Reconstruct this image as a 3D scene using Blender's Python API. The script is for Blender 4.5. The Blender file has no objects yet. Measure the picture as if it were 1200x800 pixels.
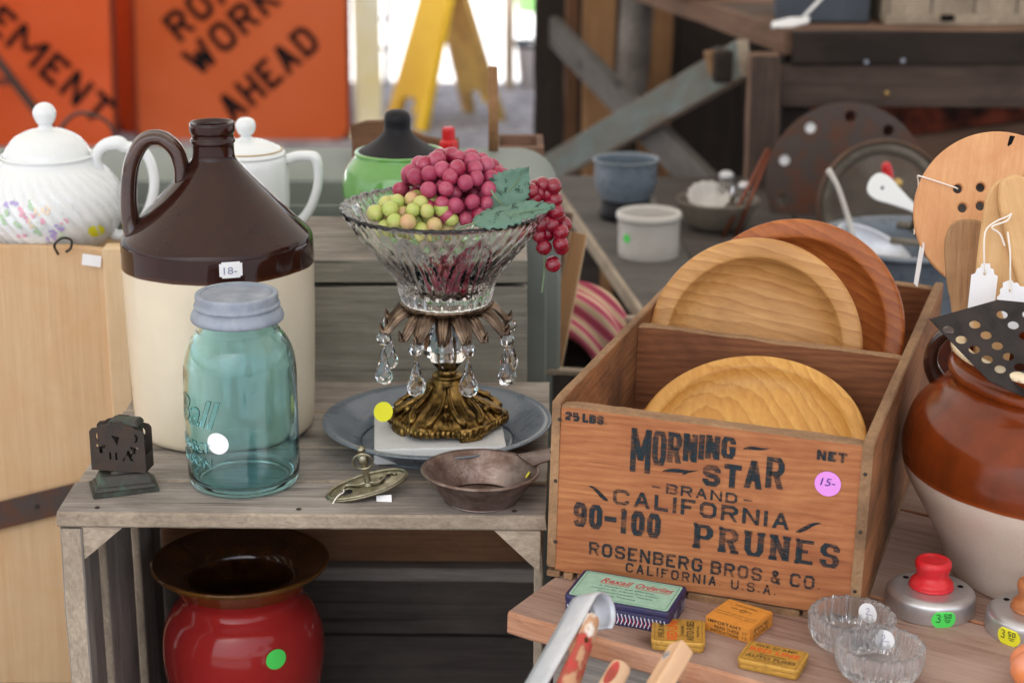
import bpy, bmesh, math, random
from mathutils import Vector, Matrix, Euler, noise
R_ = math.radians
rnd = random.Random(7)
sc = bpy.context.scene
COL = sc.collection

# ------------------------------------------------------------------ camera, sky, sun, exposure
cam_d = bpy.data.cameras.new('camera'); cam = bpy.data.objects.new('camera', cam_d); COL.objects.link(cam)
cam.location = (0, 0, .56); cam.rotation_euler = (R_(90-17), 0, 0)
cam_d.sensor_width = 36; cam_d.lens = 66; cam_d.clip_start = .05; cam_d.clip_end = 600
cam_d.dof.use_dof = True; cam_d.dof.focus_distance = 1.47; cam_d.dof.aperture_fstop = 7.1
sc.camera = cam
world = bpy.data.worlds.new('World'); sc.world = world; world.use_nodes = True
wn = world.node_tree.nodes; wl = world.node_tree.links
sky = wn.new('ShaderNodeTexSky'); sky.sky_type = 'NISHITA'; sky.sun_disc = False
SUN_EL, SUN_AZ = 58, 205       # azimuth measured clockwise from +Y (behind the camera, to the left)
sky.sun_elevation = R_(SUN_EL); sky.sun_rotation = R_(SUN_AZ); sky.air_density = 1.0; sky.dust_density = 4.0
bg = wn['Background']; bg.inputs[1].default_value = .13
hs = wn.new('ShaderNodeHueSaturation'); hs.inputs['Saturation'].default_value = .45
wl.new(sky.outputs[0], hs.inputs['Color']); wl.new(hs.outputs[0], bg.inputs[0])
sun_d = bpy.data.lights.new('sun', 'SUN'); sun_d.energy = 3.2; sun_d.angle = R_(4); sun_d.color = (1, .955, .89)
sun = bpy.data.objects.new('sun', sun_d); COL.objects.link(sun)
el, az = R_(SUN_EL), R_(SUN_AZ)
sd = Vector((math.sin(az)*math.cos(el), math.cos(az)*math.cos(el), math.sin(el)))
sun.rotation_euler = (-sd).to_track_quat('-Z', 'Y').to_euler()
sc.view_settings.view_transform = 'Standard'; sc.view_settings.look = 'None'
sc.view_settings.gamma = 1; sc.view_settings.exposure = 1.36; sc.view_settings.use_curve_mapping = False
sc.cycles.use_denoising = True
sc.cycles.max_bounces = 14; sc.cycles.transmission_bounces = 14; sc.cycles.transparent_max_bounces = 16
sc.cycles.sample_clamp_indirect = 6

# ------------------------------------------------------------------ helpers: colour and materials
def hx(s, k=1.0):
    s = s.lstrip('#'); v = [int(s[i:i+2], 16)/255 for i in (0, 2, 4)]
    return tuple([k*(c/12.92 if c <= .04045 else ((c+.055)/1.055)**2.4) for c in v] + [1])

class NT:
    def __init__(s, name):
        s.m = bpy.data.materials.new(name); s.m.use_nodes = True; s.t = s.m.node_tree
        s.b = s.t.nodes['Principled BSDF']
    def n(s, typ, **kw):
        nd = s.t.nodes.new(typ)
        for k, v in kw.items():
            if k in nd.inputs: nd.inputs[k].default_value = v
            else: setattr(nd, k, v)
        return nd
    def l(s, a, b): s.t.links.new(a, b)
    def ramp(s, fac, stops):
        r = s.n('ShaderNodeValToRGB'); e = r.color_ramp.elements
        while len(e) < len(stops): e.new(.5)
        for q, (p, c) in zip(e, stops): q.position = p; q.color = c
        s.l(fac, r.inputs[0]); return r.outputs[0]
    def mix(s, a, b, fac, mode='MIX'):
        m = s.n('ShaderNodeMix', data_type='RGBA', blend_type=mode)
        for v, i in ((fac, 0), (a, 6), (b, 7)):
            if hasattr(v, 'links'): s.l(v, m.inputs[i])
            else: m.inputs[i].default_value = v
        return m.outputs[2]
    def math(s, op, a, b=None):
        m = s.n('ShaderNodeMath', operation=op)
        for i, v in enumerate((a, b)):
            if v is None: continue
            if hasattr(v, 'links'): s.l(v, m.inputs[i])
            else: m.inputs[i].default_value = v
        return m.outputs[0]
    def coords(s, scale=(1, 1, 1), shuffle=True):
        tc = s.n('ShaderNodeTexCoord'); mp = s.n('ShaderNodeMapping'); mp.inputs['Scale'].default_value = scale
        s.l(tc.outputs['Object'], mp.inputs[0])
        if shuffle:
            oi = s.n('ShaderNodeObjectInfo'); cb = s.n('ShaderNodeCombineXYZ')
            a = s.math('MULTIPLY', oi.outputs['Random'], 31.7); b = s.math('MULTIPLY', oi.outputs['Random'], 57.3)
            s.l(a, cb.inputs[0]); s.l(b, cb.inputs[1]); s.l(a, cb.inputs[2]); s.l(cb.outputs[0], mp.inputs['Location'])
        return mp.outputs[0]
    def noise(s, vec, scale=5, detail=4, rough=.5, dist=0):
        t = s.n('ShaderNodeTexNoise', Scale=scale, Detail=detail, Roughness=rough, Distortion=dist); s.l(vec, t.inputs['Vector']); return t.outputs[0]
    def bump(s, h, strength=.3, dist=.001):
        b = s.n('ShaderNodeBump', Strength=strength, Distance=dist); s.l(h, b.inputs['Height']); s.l(b.outputs[0], s.b.inputs['Normal'])

def wood(name, dark, light, blotch=None, axis=0, fine=180, rough=.75, ring=0, ringscale=40, bumpk=.4, blot_amt=.5, var=.12, along=None, crack=0, coarse=.5):
    w = NT(name); st = [1, 1, 1]; st[axis] = along or .045
    v = w.coords(tuple(st))
    g = w.noise(v, fine, 8, .7, .4)
    g2 = w.noise(v, fine*.22, 5, .6, 1.2)
    gm = w.mix(g, g2, coarse)
    if ring:
        wv = w.n('ShaderNodeTexWave', wave_type='BANDS', bands_direction='Z' if axis != 2 else 'X', Scale=ringscale, Distortion=7, Detail=3)
        wv.inputs['Detail Scale'].default_value = .6
        st2 = [1, 1, 1]; st2[axis] = .12
        v2 = w.coords(tuple(st2)); mp = w.n('ShaderNodeMapping'); mp.inputs['Rotation'].default_value = (.5, .35, .3); w.l(v2, mp.inputs[0]); w.l(mp.outputs[0], wv.inputs[0])
        gm = w.mix(gm, wv.outputs['Color'], ring)
    c = w.ramp(gm, [(.3, hx(dark)), (.68, hx(light))])
    if blotch:
        bl = w.noise(w.coords((.5, 1, 1) if axis == 0 else (1, 1, .5)), 14, 5, .65, .6)
        f = w.ramp(bl, [(.42, (0, 0, 0, 1)), (.68, (blot_amt,)*3+(1,))])
        c = w.mix(c, hx(blotch), f)
    if crack:
        stc = [1, 1, 1]; stc[axis] = .016
        cn = w.noise(w.coords(tuple(stc)), fine*.30, 3, .6, .5)
        c = w.mix(c, tuple([x*.35 for x in hx(dark)[:3]]+[1]), w.ramp(cn, [(.64, (0, 0, 0, 1)), (.69, (crack,)*3+(1,))]))
        kn = w.n('ShaderNodeTexVoronoi', Scale=9, Randomness=1); w.l(w.coords(tuple([.45 if k == axis else 1 for k in range(3)])), kn.inputs[0])
        c = w.mix(c, tuple([x*.45 for x in hx(dark)[:3]]+[1]), w.ramp(kn.outputs['Distance'], [(.05, (.85,)*3+(1,)), (.09, (.35,)*3+(1,)), (.16, (0, 0, 0, 1))]))
    oi = w.n('ShaderNodeObjectInfo')
    hv = w.n('ShaderNodeHueSaturation'); vv = w.math('MULTIPLY_ADD', oi.outputs['Random'], var*2)
    vv.node.inputs[2].default_value = 1-var
    w.l(vv, hv.inputs['Value']); w.l(c, hv.inputs['Color'])
    w.l(hv.outputs[0], w.b.inputs['Base Color'])
    rr = w.ramp(g, [(.2, (rough-.1,)*3+(1,)), (.8, (min(1, rough+.15),)*3+(1,))]); w.l(rr, w.b.inputs['Roughness'])
    w.bump(gm, bumpk, .0012); w.b.inputs['Specular IOR Level'].default_value = .35
    return w.m

def plain(name, col, rough=.5, metal=0, spec=.5, coat=0, var=.0, vs=20, bumpk=0, bs=200, trans=0, col2=None, mottle=None):
    w = NT(name); b = w.b
    b.inputs['Base Color'].default_value = hx(col); b.inputs['Roughness'].default_value = rough
    b.inputs['Metallic'].default_value = metal; b.inputs['Specular IOR Level'].default_value = spec
    b.inputs['Coat Weight'].default_value = coat; b.inputs['Coat Roughness'].default_value = .05
    b.inputs['Transmission Weight'].default_value = trans
    if var or col2:
        v = w.coords(); nz = w.noise(v, vs, 6, .62, .3)
        c2 = hx(col2) if col2 else tuple([x*(1-var) for x in hx(col)[:3]]+[1])
        a, bb = mottle or (.38, .66)
        c = w.ramp(nz, [(a, hx(col)), (bb, c2)]); w.l(c, b.inputs['Base Color'])
        rr = w.ramp(nz, [(.3, (max(.02, rough*.8),)*3+(1,)), (.7, (min(1, rough*1.35+.02),)*3+(1,))]); w.l(rr, b.inputs['Roughness'])
    if bumpk:
        w.bump(w.noise(w.coords(), bs, 4, .6), bumpk, .0006)
    return w.m

def canvas(name, col, tr):
    w = NT(name); out = [n for n in w.t.nodes if n.type == 'OUTPUT_MATERIAL'][0]
    d = w.n('ShaderNodeBsdfDiffuse', Color=hx(col)); t_ = w.n('ShaderNodeBsdfTranslucent', Color=hx(col)); m = w.n('ShaderNodeMixShader', Fac=tr)
    w.l(d.outputs[0], m.inputs[1]); w.l(t_.outputs[0], m.inputs[2]); w.l(m.outputs[0], out.inputs['Surface']); return w.m
def glass(name, col, rough=.01, ior=1.5):
    w = NT(name); b = w.b
    b.inputs['Base Color'].default_value = col if isinstance(col, tuple) else hx(col); b.inputs['Roughness'].default_value = rough
    b.inputs['Transmission Weight'].default_value = 1; b.inputs['IOR'].default_value = ior
    return w.m

# ------------------------------------------------------------------ helpers: objects
def finish(o, label=None, cat=None, group=None, kind=None):
    if label: o['label'] = label
    if cat: o['category'] = cat
    if group: o['group'] = group
    if kind: o['kind'] = kind
    return o
def thing(name, label, cat, loc=(0, 0, 0), rot=(0, 0, 0), group=None, mat=None):
    o = bpy.data.objects.new(name, None); COL.objects.link(o); o.empty_display_size = .02
    if mat is not None: o.matrix_world = mat
    else: o.location = loc; o.rotation_euler = rot
    return finish(o, label, cat, group)
def obj(name, me, mat, parent=None, loc=(0, 0, 0), rot=(0, 0, 0), smooth=False):
    if mat is not None and (len(me.materials) == 0):
        for m in (mat if isinstance(mat, (list, tuple)) else [mat]): me.materials.append(m)
    if smooth: me.shade_smooth()
    o = bpy.data.objects.new(name, me); COL.objects.link(o); o.parent = parent
    o.location = loc
    if isinstance(rot, Matrix): o.rotation_euler = rot.to_euler()
    else: o.rotation_euler = rot
    return o
def copy_tree(o, parent=None):
    c = o.copy(); COL.objects.link(c); c.parent = parent
    for ch in list(o.children): copy_tree(ch, c)
    return c
def me_from(bm, name='mesh'):
    me = bpy.data.meshes.new(name); bm.normal_update(); bm.to_mesh(me); bm.free(); return me
def pyd(vs, fs, name='mesh'):
    me = bpy.data.meshes.new(name); me.from_pydata([tuple(v) for v in vs], [], fs); me.update(); return me
def fixn(me):
    bm = bmesh.new(); bm.from_mesh(me); bmesh.ops.recalc_face_normals(bm, faces=bm.faces); bm.to_mesh(me); bm.free(); return me

def add_box(bm, c, d, rot=None, bev=0, jit=0, mi_edge=None):
    m = Matrix.Translation(Vector(c)) @ ((rot.to_4x4() if isinstance(rot, Matrix) else Euler(rot).to_matrix().to_4x4()) if rot is not None else Matrix.Identity(4))
    r = bmesh.ops.create_cube(bm, size=1)
    vs = r['verts']
    for v in vs:
        v.co = Vector((v.co.x*d[0], v.co.y*d[1], v.co.z*d[2]))
        if jit: v.co += Vector((rnd.uniform(-jit, jit), rnd.uniform(-jit, jit), rnd.uniform(-jit, jit)*.5))
    fs = list({f for v in vs for f in v.link_faces})
    if bev:
        es = list({e for v in vs for e in v.link_edges})
        rr = bmesh.ops.bevel(bm, geom=es, offset=bev, segments=1, affect='EDGES', profile=.6)
        vs = list({v for f in rr['faces'] for v in f.verts} | {v for v in vs if v.is_valid})
        fs = list({f for v in vs for f in v.link_faces})
    if mi_edge is not None:
        big = max(f.calc_area() for f in fs)
        for f in fs:
            if f.calc_area() < big*.6: f.material_index = mi_edge
    bmesh.ops.transform(bm, matrix=m, verts=vs)
def box_mesh(d, bev=.001, jit=0, mi_edge=None):
    bm = bmesh.new(); add_box(bm, (0, 0, 0), d, None, bev, jit, mi_edge); return me_from(bm)
def board(name, parent, mat, c, d, rot=(0, 0, 0), bev=.0012, jit=.0006, edge=None, nx=14, wob=.0007):
    """a plank with its long side along local X: chamfered, slightly wavy and chipped edges"""
    L, W, T = d; bm = bmesh.new()
    prof = [(-W/2+bev, -T/2), (W/2-bev, -T/2), (W/2, -T/2+bev), (W/2, T/2-bev), (W/2-bev, T/2), (-W/2+bev, T/2), (-W/2, T/2-bev), (-W/2, -T/2+bev)]
    ph = rnd.uniform(0, 50); rows = []
    j = [rnd.uniform(-jit, jit) for _ in range(4)]
    for i in range(nx+1):
        t = i/nx; x = -L/2+L*t
        dx = (bev if i == 0 else (-bev if i == nx else 0))
        row = []
        for k, (y, z) in enumerate(prof):
            n1 = noise.noise(Vector((x*22+ph, y*60, z*60)))*wob; n2 = noise.noise(Vector((x*90+ph, y*90+7, z*90)))*wob*.7
            s = .985 if i in (0, nx) else 1
            yy = y*s+(n1+n2)*(1 if y > 0 else -1)+j[0]*(2*t-1); zz = z*s+n1*.4+j[1]*(2*t-1)
            xx = x+(noise.noise(Vector((y*80+ph, z*80, i)))*wob*1.2 if i in (0, nx) else 0)
            row.append(bm.verts.new((xx, yy, zz)))
        rows.append(row)
    for a, b in zip(rows, rows[1:]):
        for k in range(8):
            f = bm.faces.new((a[k], a[(k+1) % 8], b[(k+1) % 8], b[k]))
            if edge is not None and k in (1, 2, 3, 5, 6, 7): f.material_index = 1
    for r, rev in ((rows[0], True), (rows[-1], False)):
        f = bm.faces.new(list(reversed(r)) if rev else r)
        if edge is not None: f.material_index = 1
    bmesh.ops.recalc_face_normals(bm, faces=bm.faces)
    me = me_from(bm)
    return obj(name, me, [mat, edge] if edge is not None else mat, parent, c, rot)

def cr(pts, n=6, closed=False):
    """Catmull-Rom resampling of a list of tuples"""
    P = [Vector(p) for p in pts]; out = []
    m = len(P)
    for i in range(m if closed else m-1):
        p0 = P[(i-1) % m] if (closed or i > 0) else P[0]*2-P[1]
        p1 = P[i]; p2 = P[(i+1) % m]
        p3 = P[(i+2) % m] if (closed or i+2 < m) else P[-1]*2-P[-2]
        for k in range(n):
            t = k/n
            out.append(.5*((2*p1)+(p2-p0)*t+(2*p0-5*p1+4*p2-p3)*t*t+(3*p1-p0-3*p2+p3)*t**3))
    if not closed: out.append(P[-1])
    return out
def lathe(prof, seg=64, smooth=0, closed=False, fn=None, cap=True):
    """prof: list of (r, z); fn(r, z, theta, i) -> (r, z) shapes relief"""
    if smooth: prof = [(p[0], p[1]) for p in cr([(r, z, 0) for r, z in prof], smooth, closed)]
    vs, fs = [], []; n = len(prof)
    for i, (r, z) in enumerate(prof):
        for k in range(seg):
            th = 2*math.pi*k/seg; rr, zz = (r, z) if fn is None else fn(r, z, th, i)
            vs.append((rr*math.cos(th), rr*math.sin(th), zz))
    for i in range(n if closed else n-1):
        for k in range(seg):
            a = i*seg+k; b = i*seg+(k+1) % seg; c = ((i+1) % n)*seg
            fs.append((a, b, c+(k+1) % seg, c+k))
    if cap and not closed:
        if prof[0][0] > 1e-6: fs.append(tuple(range(seg-1, -1, -1)))
        if prof[-1][0] > 1e-6: fs.append(tuple((n-1)*seg+k for k in range(seg)))
    me = pyd(vs, fs); return cleanup(me)
def cleanup(me, d=1e-6):
    bm = bmesh.new(); bm.from_mesh(me); bmesh.ops.remove_doubles(bm, verts=bm.verts, dist=d)
    bmesh.ops.recalc_face_normals(bm, faces=bm.faces); bm.to_mesh(me); bm.free(); me.update(); return me
def tube(path, r, seg=12, n=0, closed=False, flat=1.0, up=None):
    """tube along path; r number or list; flat squashes the section"""
    if n: 
        if not isinstance(r, (int, float)):
            r = [v.x for v in cr([(a, 0, 0) for a in r], n, closed)]
        path = cr(path, n, closed)
    P = [Vector(p) for p in path]; m = len(P); vs, fs = [], []
    nrm = Vector(up) if up else None
    for i, p in enumerate(P):
        a = P[(i-1) % m] if (closed or i) else P[0]; b = P[(i+1) % m] if (closed or i < m-1) else P[-1]
        t = (b-a).normalized()
        if nrm is None:
            nrm = t.orthogonal().normalized()
        nrm = (nrm-t*nrm.dot(t)).normalized(); bn = t.cross(nrm)
        rr = r if isinstance(r, (int, float)) else r[min(i, len(r)-1)]
        for k in range(seg):
            th = 2*math.pi*k/seg; vs.append(p+nrm*math.cos(th)*rr*flat+bn*math.sin(th)*rr)
    for i in range(m if closed else m-1):
        for k in range(seg):
            a = i*seg; b = ((i+1) % m)*seg
            fs.append((a+k, a+(k+1) % seg, b+(k+1) % seg, b+k))
    if not closed: fs += [tuple(range(seg-1, -1, -1)), tuple((m-1)*seg+k for k in range(seg))]
    return fixn(pyd(vs, fs))
def join(meshes):
    bm = bmesh.new()
    for me in meshes:
        M = None
        if isinstance(me, tuple): me, M = me
        t = me.copy()
        if M is not None: t.transform(M)
        bm.from_mesh(t); bpy.data.meshes.remove(t)
    return me_from(bm)
def T(x, y, z): return Matrix.Translation((x, y, z))
def RX(a): return Matrix.Rotation(R_(a), 4, 'X')
def RY(a): return Matrix.Rotation(R_(a), 4, 'Y')
def RZ(a): return Matrix.Rotation(R_(a), 4, 'Z')

def shape2d(outlines, depth, bev=0, smooth_n=0):
    """filled 2-D outlines (holes included) in the XY plane, given a thickness"""
    cu = bpy.data.curves.new('shape', 'CURVE'); cu.dimensions = '2D'; cu.fill_mode = 'BOTH'
    cu.extrude = max(depth/2-bev, 0); cu.bevel_depth = bev; cu.bevel_resolution = 1
    for o in outlines:
        if smooth_n: o = [(v.x, v.y) for v in cr([(a[0], a[1], 0) for a in o], smooth_n, True)]
        s = cu.splines.new('POLY'); s.points.add(len(o)-1)
        for q, p in zip(s.points, o): q.co = (p[0], p[1], 0, 1)
        s.use_cyclic_u = True
    ob = bpy.data.objects.new('tmp', cu); me = bpy.data.meshes.new_from_object(ob)
    bpy.data.objects.remove(ob); bpy.data.curves.remove(cu); return me
def circ(cx, cy, r, n=20, ry=None, a0=0):
    return [(cx+r*math.cos(2*math.pi*k/n+a0), cy+(ry or r)*math.sin(2*math.pi*k/n+a0)) for k in range(n)]
def font_mesh(body, size, depth=.0001, bold=0, shear=0, align='LEFT', spacing=1, sx=1):
    cu = bpy.data.curves.new('txt', 'FONT'); cu.body = body; cu.size = size; cu.extrude = depth; cu.offset = bold
    cu.shear = shear; cu.align_x = align; cu.space_character = spacing; cu.resolution_u = 3
    ob = bpy.data.objects.new('tmp', cu); me = bpy.data.meshes.new_from_object(ob)
    bpy.data.objects.remove(ob); bpy.data.curves.remove(cu)
    if sx != 1: me.transform(Matrix.Diagonal((sx, 1, 1, 1)))
    return me
def fit_font(body, x0, x1, y0, h, **kw):
    """text set so it spans x0..x1 with cap height h on base line y0"""
    me = font_mesh(body, 1, **kw); xs = [v.co.x for v in me.vertices]; ys = [v.co.y for v in me.vertices]
    a, b = min(xs), max(xs); sx = (x1-x0)/(b-a); sy = h/.73
    for v in me.vertices: v.co = Vector((x0+(v.co.x-a)*sx, y0+v.co.y*sy, v.co.z))
    return me

# stroke lettering -------------------------------------------------------------------
G = {  # glyphs on a box 1 wide x 1 high: open or closed ('c') centre lines
 'A': [[(0, 0), (.5, 1), (1, 0)], [(.2, .32), (.8, .32)]],
 'B': [[(0, 0), (0, 1), (.75, 1), (1, .85), (1, .65), (.8, .52), (0, .52)], [(.8, .52), (1, .38), (1, .15), (.78, 0), (0, 0)]],
 'C': [[(1, .72), (1, .85), (.8, 1), (.2, 1), (0, .82), (0, .18), (.2, 0), (.8, 0), (1, .15), (1, .28)]],
 'D': [['c', (0, 0), (0, 1), (.72, 1), (1, .78), (1, .22), (.72, 0)]],
 'E': [[(1, 1), (0, 1), (0, 0), (1, 0)], [(0, .52), (.8, .52)]],
 'F': [[(1, 1), (0, 1), (0, 0)], [(0, .5), (.8, .5)]],
 'G': [[(1, .72), (1, .85), (.8, 1), (.2, 1), (0, .82), (0, .18), (.2, 0), (.8, 0), (1, .18), (1, .46), (.6, .46)]],
 'H': [[(0, 0), (0, 1)], [(1, 0), (1, 1)], [(0, .5), (1, .5)]],
 'I': [[(0, 0), (0, 1)]],
 'K': [[(0, 0), (0, 1)], [(1, 1), (0, .42)], [(.32, .6), (1, 0)]],
 'L': [[(0, 1), (0, 0), (1, 0)]],
 'M': [[(0, 0), (0, 1), (.5, .25), (1, 1), (1, 0)]],
 'N': [[(0, 0), (0, 1), (1, 0), (1, 1)]],
 'O': [['c', (0, .2), (0, .8), (.22, 1), (.78, 1), (1, .8), (1, .2), (.78, 0), (.22, 0)]],
 'P': [[(0, 0), (0, 1), (.76, 1), (1, .84), (1, .6), (.76, .44), (0, .44)]],
 'R': [[(0, 0), (0, 1), (.76, 1), (1, .84), (1, .62), (.76, .48), (0, .48)], [(.55, .48), (1, 0)]],
 'S': [[(1, .72), (1, .84), (.8, 1), (.2, 1), (0, .84), (0, .66), (.2, .53), (.8, .47), (1, .34), (1, .16), (.8, 0), (.2, 0), (0, .16), (0, .28)]],
 'T': [[(0, 1), (1, 1)], [(.5, 1), (.5, 0)]],
 'U': [[(0, 1), (0, .2), (.22, 0), (.78, 0), (1, .2), (1, 1)]],
 'V': [[(0, 1), (.5, 0), (1, 1)]],
 'W': [[(0, 1), (.25, 0), (.5, .8), (.75, 0), (1, 1)]],
 '0': [['c', (0, .2), (0, .8), (.25, 1), (.75, 1), (1, .8), (1, .2), (.75, 0), (.25, 0)]],
 '1': [[(.1, .8), (.5, 1), (.5, 0)]],
 '2': [[(0, .72), (0, .85), (.22, 1), (.78, 1), (1, .84), (1, .62), (0, .12), (0, 0), (1, 0)]],
 '5': [[(1, 1), (.05, 1), (.02, .56), (.75, .58), (1, .42), (1, .16), (.78, 0), (.2, 0), (0, .15)]],
 '9': [[(1, .5), (.3, .42), (0, .56), (0, .82), (.22, 1), (.78, 1), (1, .82), (1, .2), (.78, 0), (.2, 0), (0, .18)]],
 '-': [[(0, .5), (1, .5)]], '&': [[(1, 0), (.18, .78), (.2, .92), (.42, 1), (.65, .92), (.65, .76), (.05, .35), (.05, .12), (.25, 0), (.6, 0), (.95, .42)]],
 '.': [[(0, .0), (0, .12)]],
}
GW = {'I': 0, '.': 0, 'M': 1.75, 'W': 1.3, 'E': .85, 'F': .82, 'L': .8, '1': .6, '-': .8, 'T': .95}
def ribbons(polys, tx, ty, zstep=.00003):
    """thick flat strokes with mitred joints; pen is tx wide and ty high"""
    vs, fs = [], []
    for q, item in enumerate(polys):
        pts, closed = item[:2]
        P = [Vector(p) for p in pts]; n = len(P); z = zstep*(q % 7)
        if len(item) > 2:
            b0 = len(vs); (p, r) = P
            vs += [(p.x-item[2]/2, p.y, z), (p.x+item[2]/2, p.y, z), (r.x+item[2]/2, r.y, z), (r.x-item[2]/2, r.y, z)]; fs.append((b0, b0+1, b0+2, b0+3)); continue
        L = []
        for i in range(n):
            dirs = []
            if closed or i > 0: dirs.append((P[i]-P[(i-1) % n]).normalized())
            if closed or i < n-1: dirs.append((P[(i+1) % n]-P[i]).normalized())
            ns = [Vector((-dd.y, dd.x)) for dd in dirs]
            ofs = []
            for nn in ns:
                wdt = .5*math.sqrt((tx*nn.x)**2+(ty*nn.y)**2); ofs.append(nn*wdt)
            if len(ofs) == 1: o = ofs[0]
            else:
                a, b = ofs; den = ns[0].x*ns[1].y-ns[0].y*ns[1].x
                if abs(den) < .12: o = (a+b)/2
                else:
                    wa, wb = a.length, b.length
                    o = Vector(((wa*ns[1].y-wb*ns[0].y)/den, (ns[0].x*wb-ns[1].x*wa)/den))
                    mx = 1.9*max(wa, wb)
                    if o.length > mx: o = o.normalized()*mx
            L.append(o)
        base = len(vs)
        for p, o in zip(P, L): vs.append((p.x+o.x, p.y+o.y, z)); vs.append((p.x-o.x, p.y-o.y, z))
        for i in range(n if closed else n-1):
            a = base+2*i; b = base+2*((i+1) % n); fs.append((a, a+1, b+1, b))
    me = pyd(vs, fs)
    for f in me.polygons: pass
    return me
def stencil(text, x0, x1, y0, y1, t=.2, ty=None, gap=.32, serif=0, spc=.6, heights=None):
    """block lettering filling the box x0..x1, y0..y1; t is pen width over letter height"""
    h = y1-y0; units = []
    adv = 0; ws = []
    for ch in text:
        w = GW.get(ch, 1) if ch != ' ' else spc
        ws.append((ch, adv, w)); adv += w+(gap+t*1.0 if ch != ' ' else 0)
    total = adv-(gap+t*1.0)
    # pen width is in units of height; horizontal unit u solved so the whole text fits
    tt = t*h; ntr = tt
    cnt = sum(1 for c in text if c != ' ')
    tot_u = sum(w for _, _, w in ws)+gap*(cnt-1); u = ((x1-x0)-cnt*tt)/tot_u
    x = x0+tt/2; polys = []; yy = (ty or t)*h
    for q, (ch, _, w) in enumerate(ws):
        if ch == ' ': x += w*u; continue
        hh = h; yb = y0
        if heights: hh = heights[q][1]*h; yb = y0+heights[q][0]*h
        for s in G[ch]:
            cl = s[0] == 'c'; pp = s[1:] if cl else s
            pts = [(x+a*w*u, yb+yy/2+b*(hh-yy)) if w > 0 else (x, yb+yy/2+b*(hh-yy)) for a, b in pp]
            if not cl and ch not in '.-':   # run vertical ends out to the full height
                for e, o in ((0, 1), (-1, -2)):
                    if abs(pts[e][0]-pts[o][0]) < abs(pts[e][1]-pts[o][1])*.8:
                        yv = pts[e][1]; far = yb if yv < yb+hh*.3 else (yb+hh if yv > yb+hh*.7 else None)
                        if far is not None and ch not in 'CGS259': pts[e] = (pts[e][0], far)
                        if serif and far is not None and ch not in '&-.N':
                            sy = far+(yy*.25 if far == yb else -yy*.25)
                            polys.append(([(pts[e][0]-tt*serif, sy), (pts[e][0]+tt*serif, sy)], False))
            if ch in 'AMNVWK' or (ch == 'R' and s is not G[ch][0]):
                fy = lambda v: yb if v <= yb+yy/2+1e-9 else (yb+hh if v >= yb+hh-yy/2-1e-9 else v)
                done = False
                for p_, r_ in zip(pts, pts[1:]):
                    if abs(p_[1]-r_[1]) > .3*abs(p_[0]-r_[0]):
                        steep = abs(p_[0]-r_[0]) > 1e-7
                        polys.append(([(p_[0], fy(p_[1])), (r_[0], fy(r_[1]))], False, tt*(1.04 if steep else 1))); done = True
                        if serif and not steep:
                            for yv in (fy(p_[1]), fy(r_[1])):
                                if yv in (yb, yb+hh) and not (ch == 'N' and ((yv == yb and p_[0] > x+1e-6))):
                                    sy = yv+(yy*.25 if yv == yb else -yy*.25); polys.append(([(p_[0]-tt*serif, sy), (p_[0]+tt*serif, sy)], False))
                if done: continue
            if not cl and ch in 'EFLTM-H':
                for e, o in ((0, 1), (-1, -2)):
                    if abs(pts[e][1]-pts[o][1]) < 1e-9 and w > 0:
                        sgx = 1 if pts[e][0] > pts[o][0] else -1
                        if abs(pts[e][0]-(x if sgx < 0 else x+w*u)) < 1e-6: pts[e] = (pts[e][0]+sgx*tt/2, pts[e][1])
            polys.append((pts, cl))
            if serif and ch in 'BDPREF' and (cl or s is G[ch][0]):
                for by in ((yb+yy*.25), (yb+hh-yy*.25)):
                    polys.append(([(x-tt*serif, by), (x, by)], False))
        x += w*u+gap*u+tt
    return ribbons(polys, tt, yy)
def remap(me, fn):
    for v in me.vertices: v.co = Vector(fn(v.co.x, v.co.y, v.co.z))
    me.update(); return me
def disc_grid(r, rings=4, seg=28, z=0):
    vs = [(0, 0, z)]; fs = []
    for i in range(1, rings+1):
        for k in range(seg): vs.append((r*i/rings*math.cos(2*math.pi*k/seg), r*i/rings*math.sin(2*math.pi*k/seg), z))
    for k in range(seg): fs.append((0, 1+k, 1+(k+1) % seg))
    for i in range(rings-1):
        for k in range(seg):
            a = 1+i*seg; b = a+seg; fs.append((a+k, b+k, b+(k+1) % seg, a+(k+1) % seg))
    return pyd(vs, fs)
def grid_rect(x0, x1, y0, y1, z=0, n=10):
    vs = [(x0+(x1-x0)*i/n, y0+(y1-y0)*j/n, z) for i in range(n+1) for j in range(n+1)
          ]
    vs = [(x-(.0012 if x < 0 else -.0012)*(1 if (i in (0, 120) and False) else 0), y, zz) for i, (x, y, zz) in enumerate(vs)]
    fs = [(i*(n+1)+j, (i+1)*(n+1)+j, (i+1)*(n+1)+j+1, i*(n+1)+j+1) for i in range(n) for j in range(n) if (i, j) not in ((0, 0), (0, n-1), (n-1, 0), (n-1, n-1))]
    return pyd(vs, fs)
def on_cyl(R, th0, z0):
    """maps (x, y, z) drawn flat on to a cylinder of radius R, facing angle th0 (z is out)"""
    def f(x, y, z):
        th = th0+x/R; return ((R+z)*math.cos(th), (R+z)*math.sin(th), z0+y)
    return f

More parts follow.
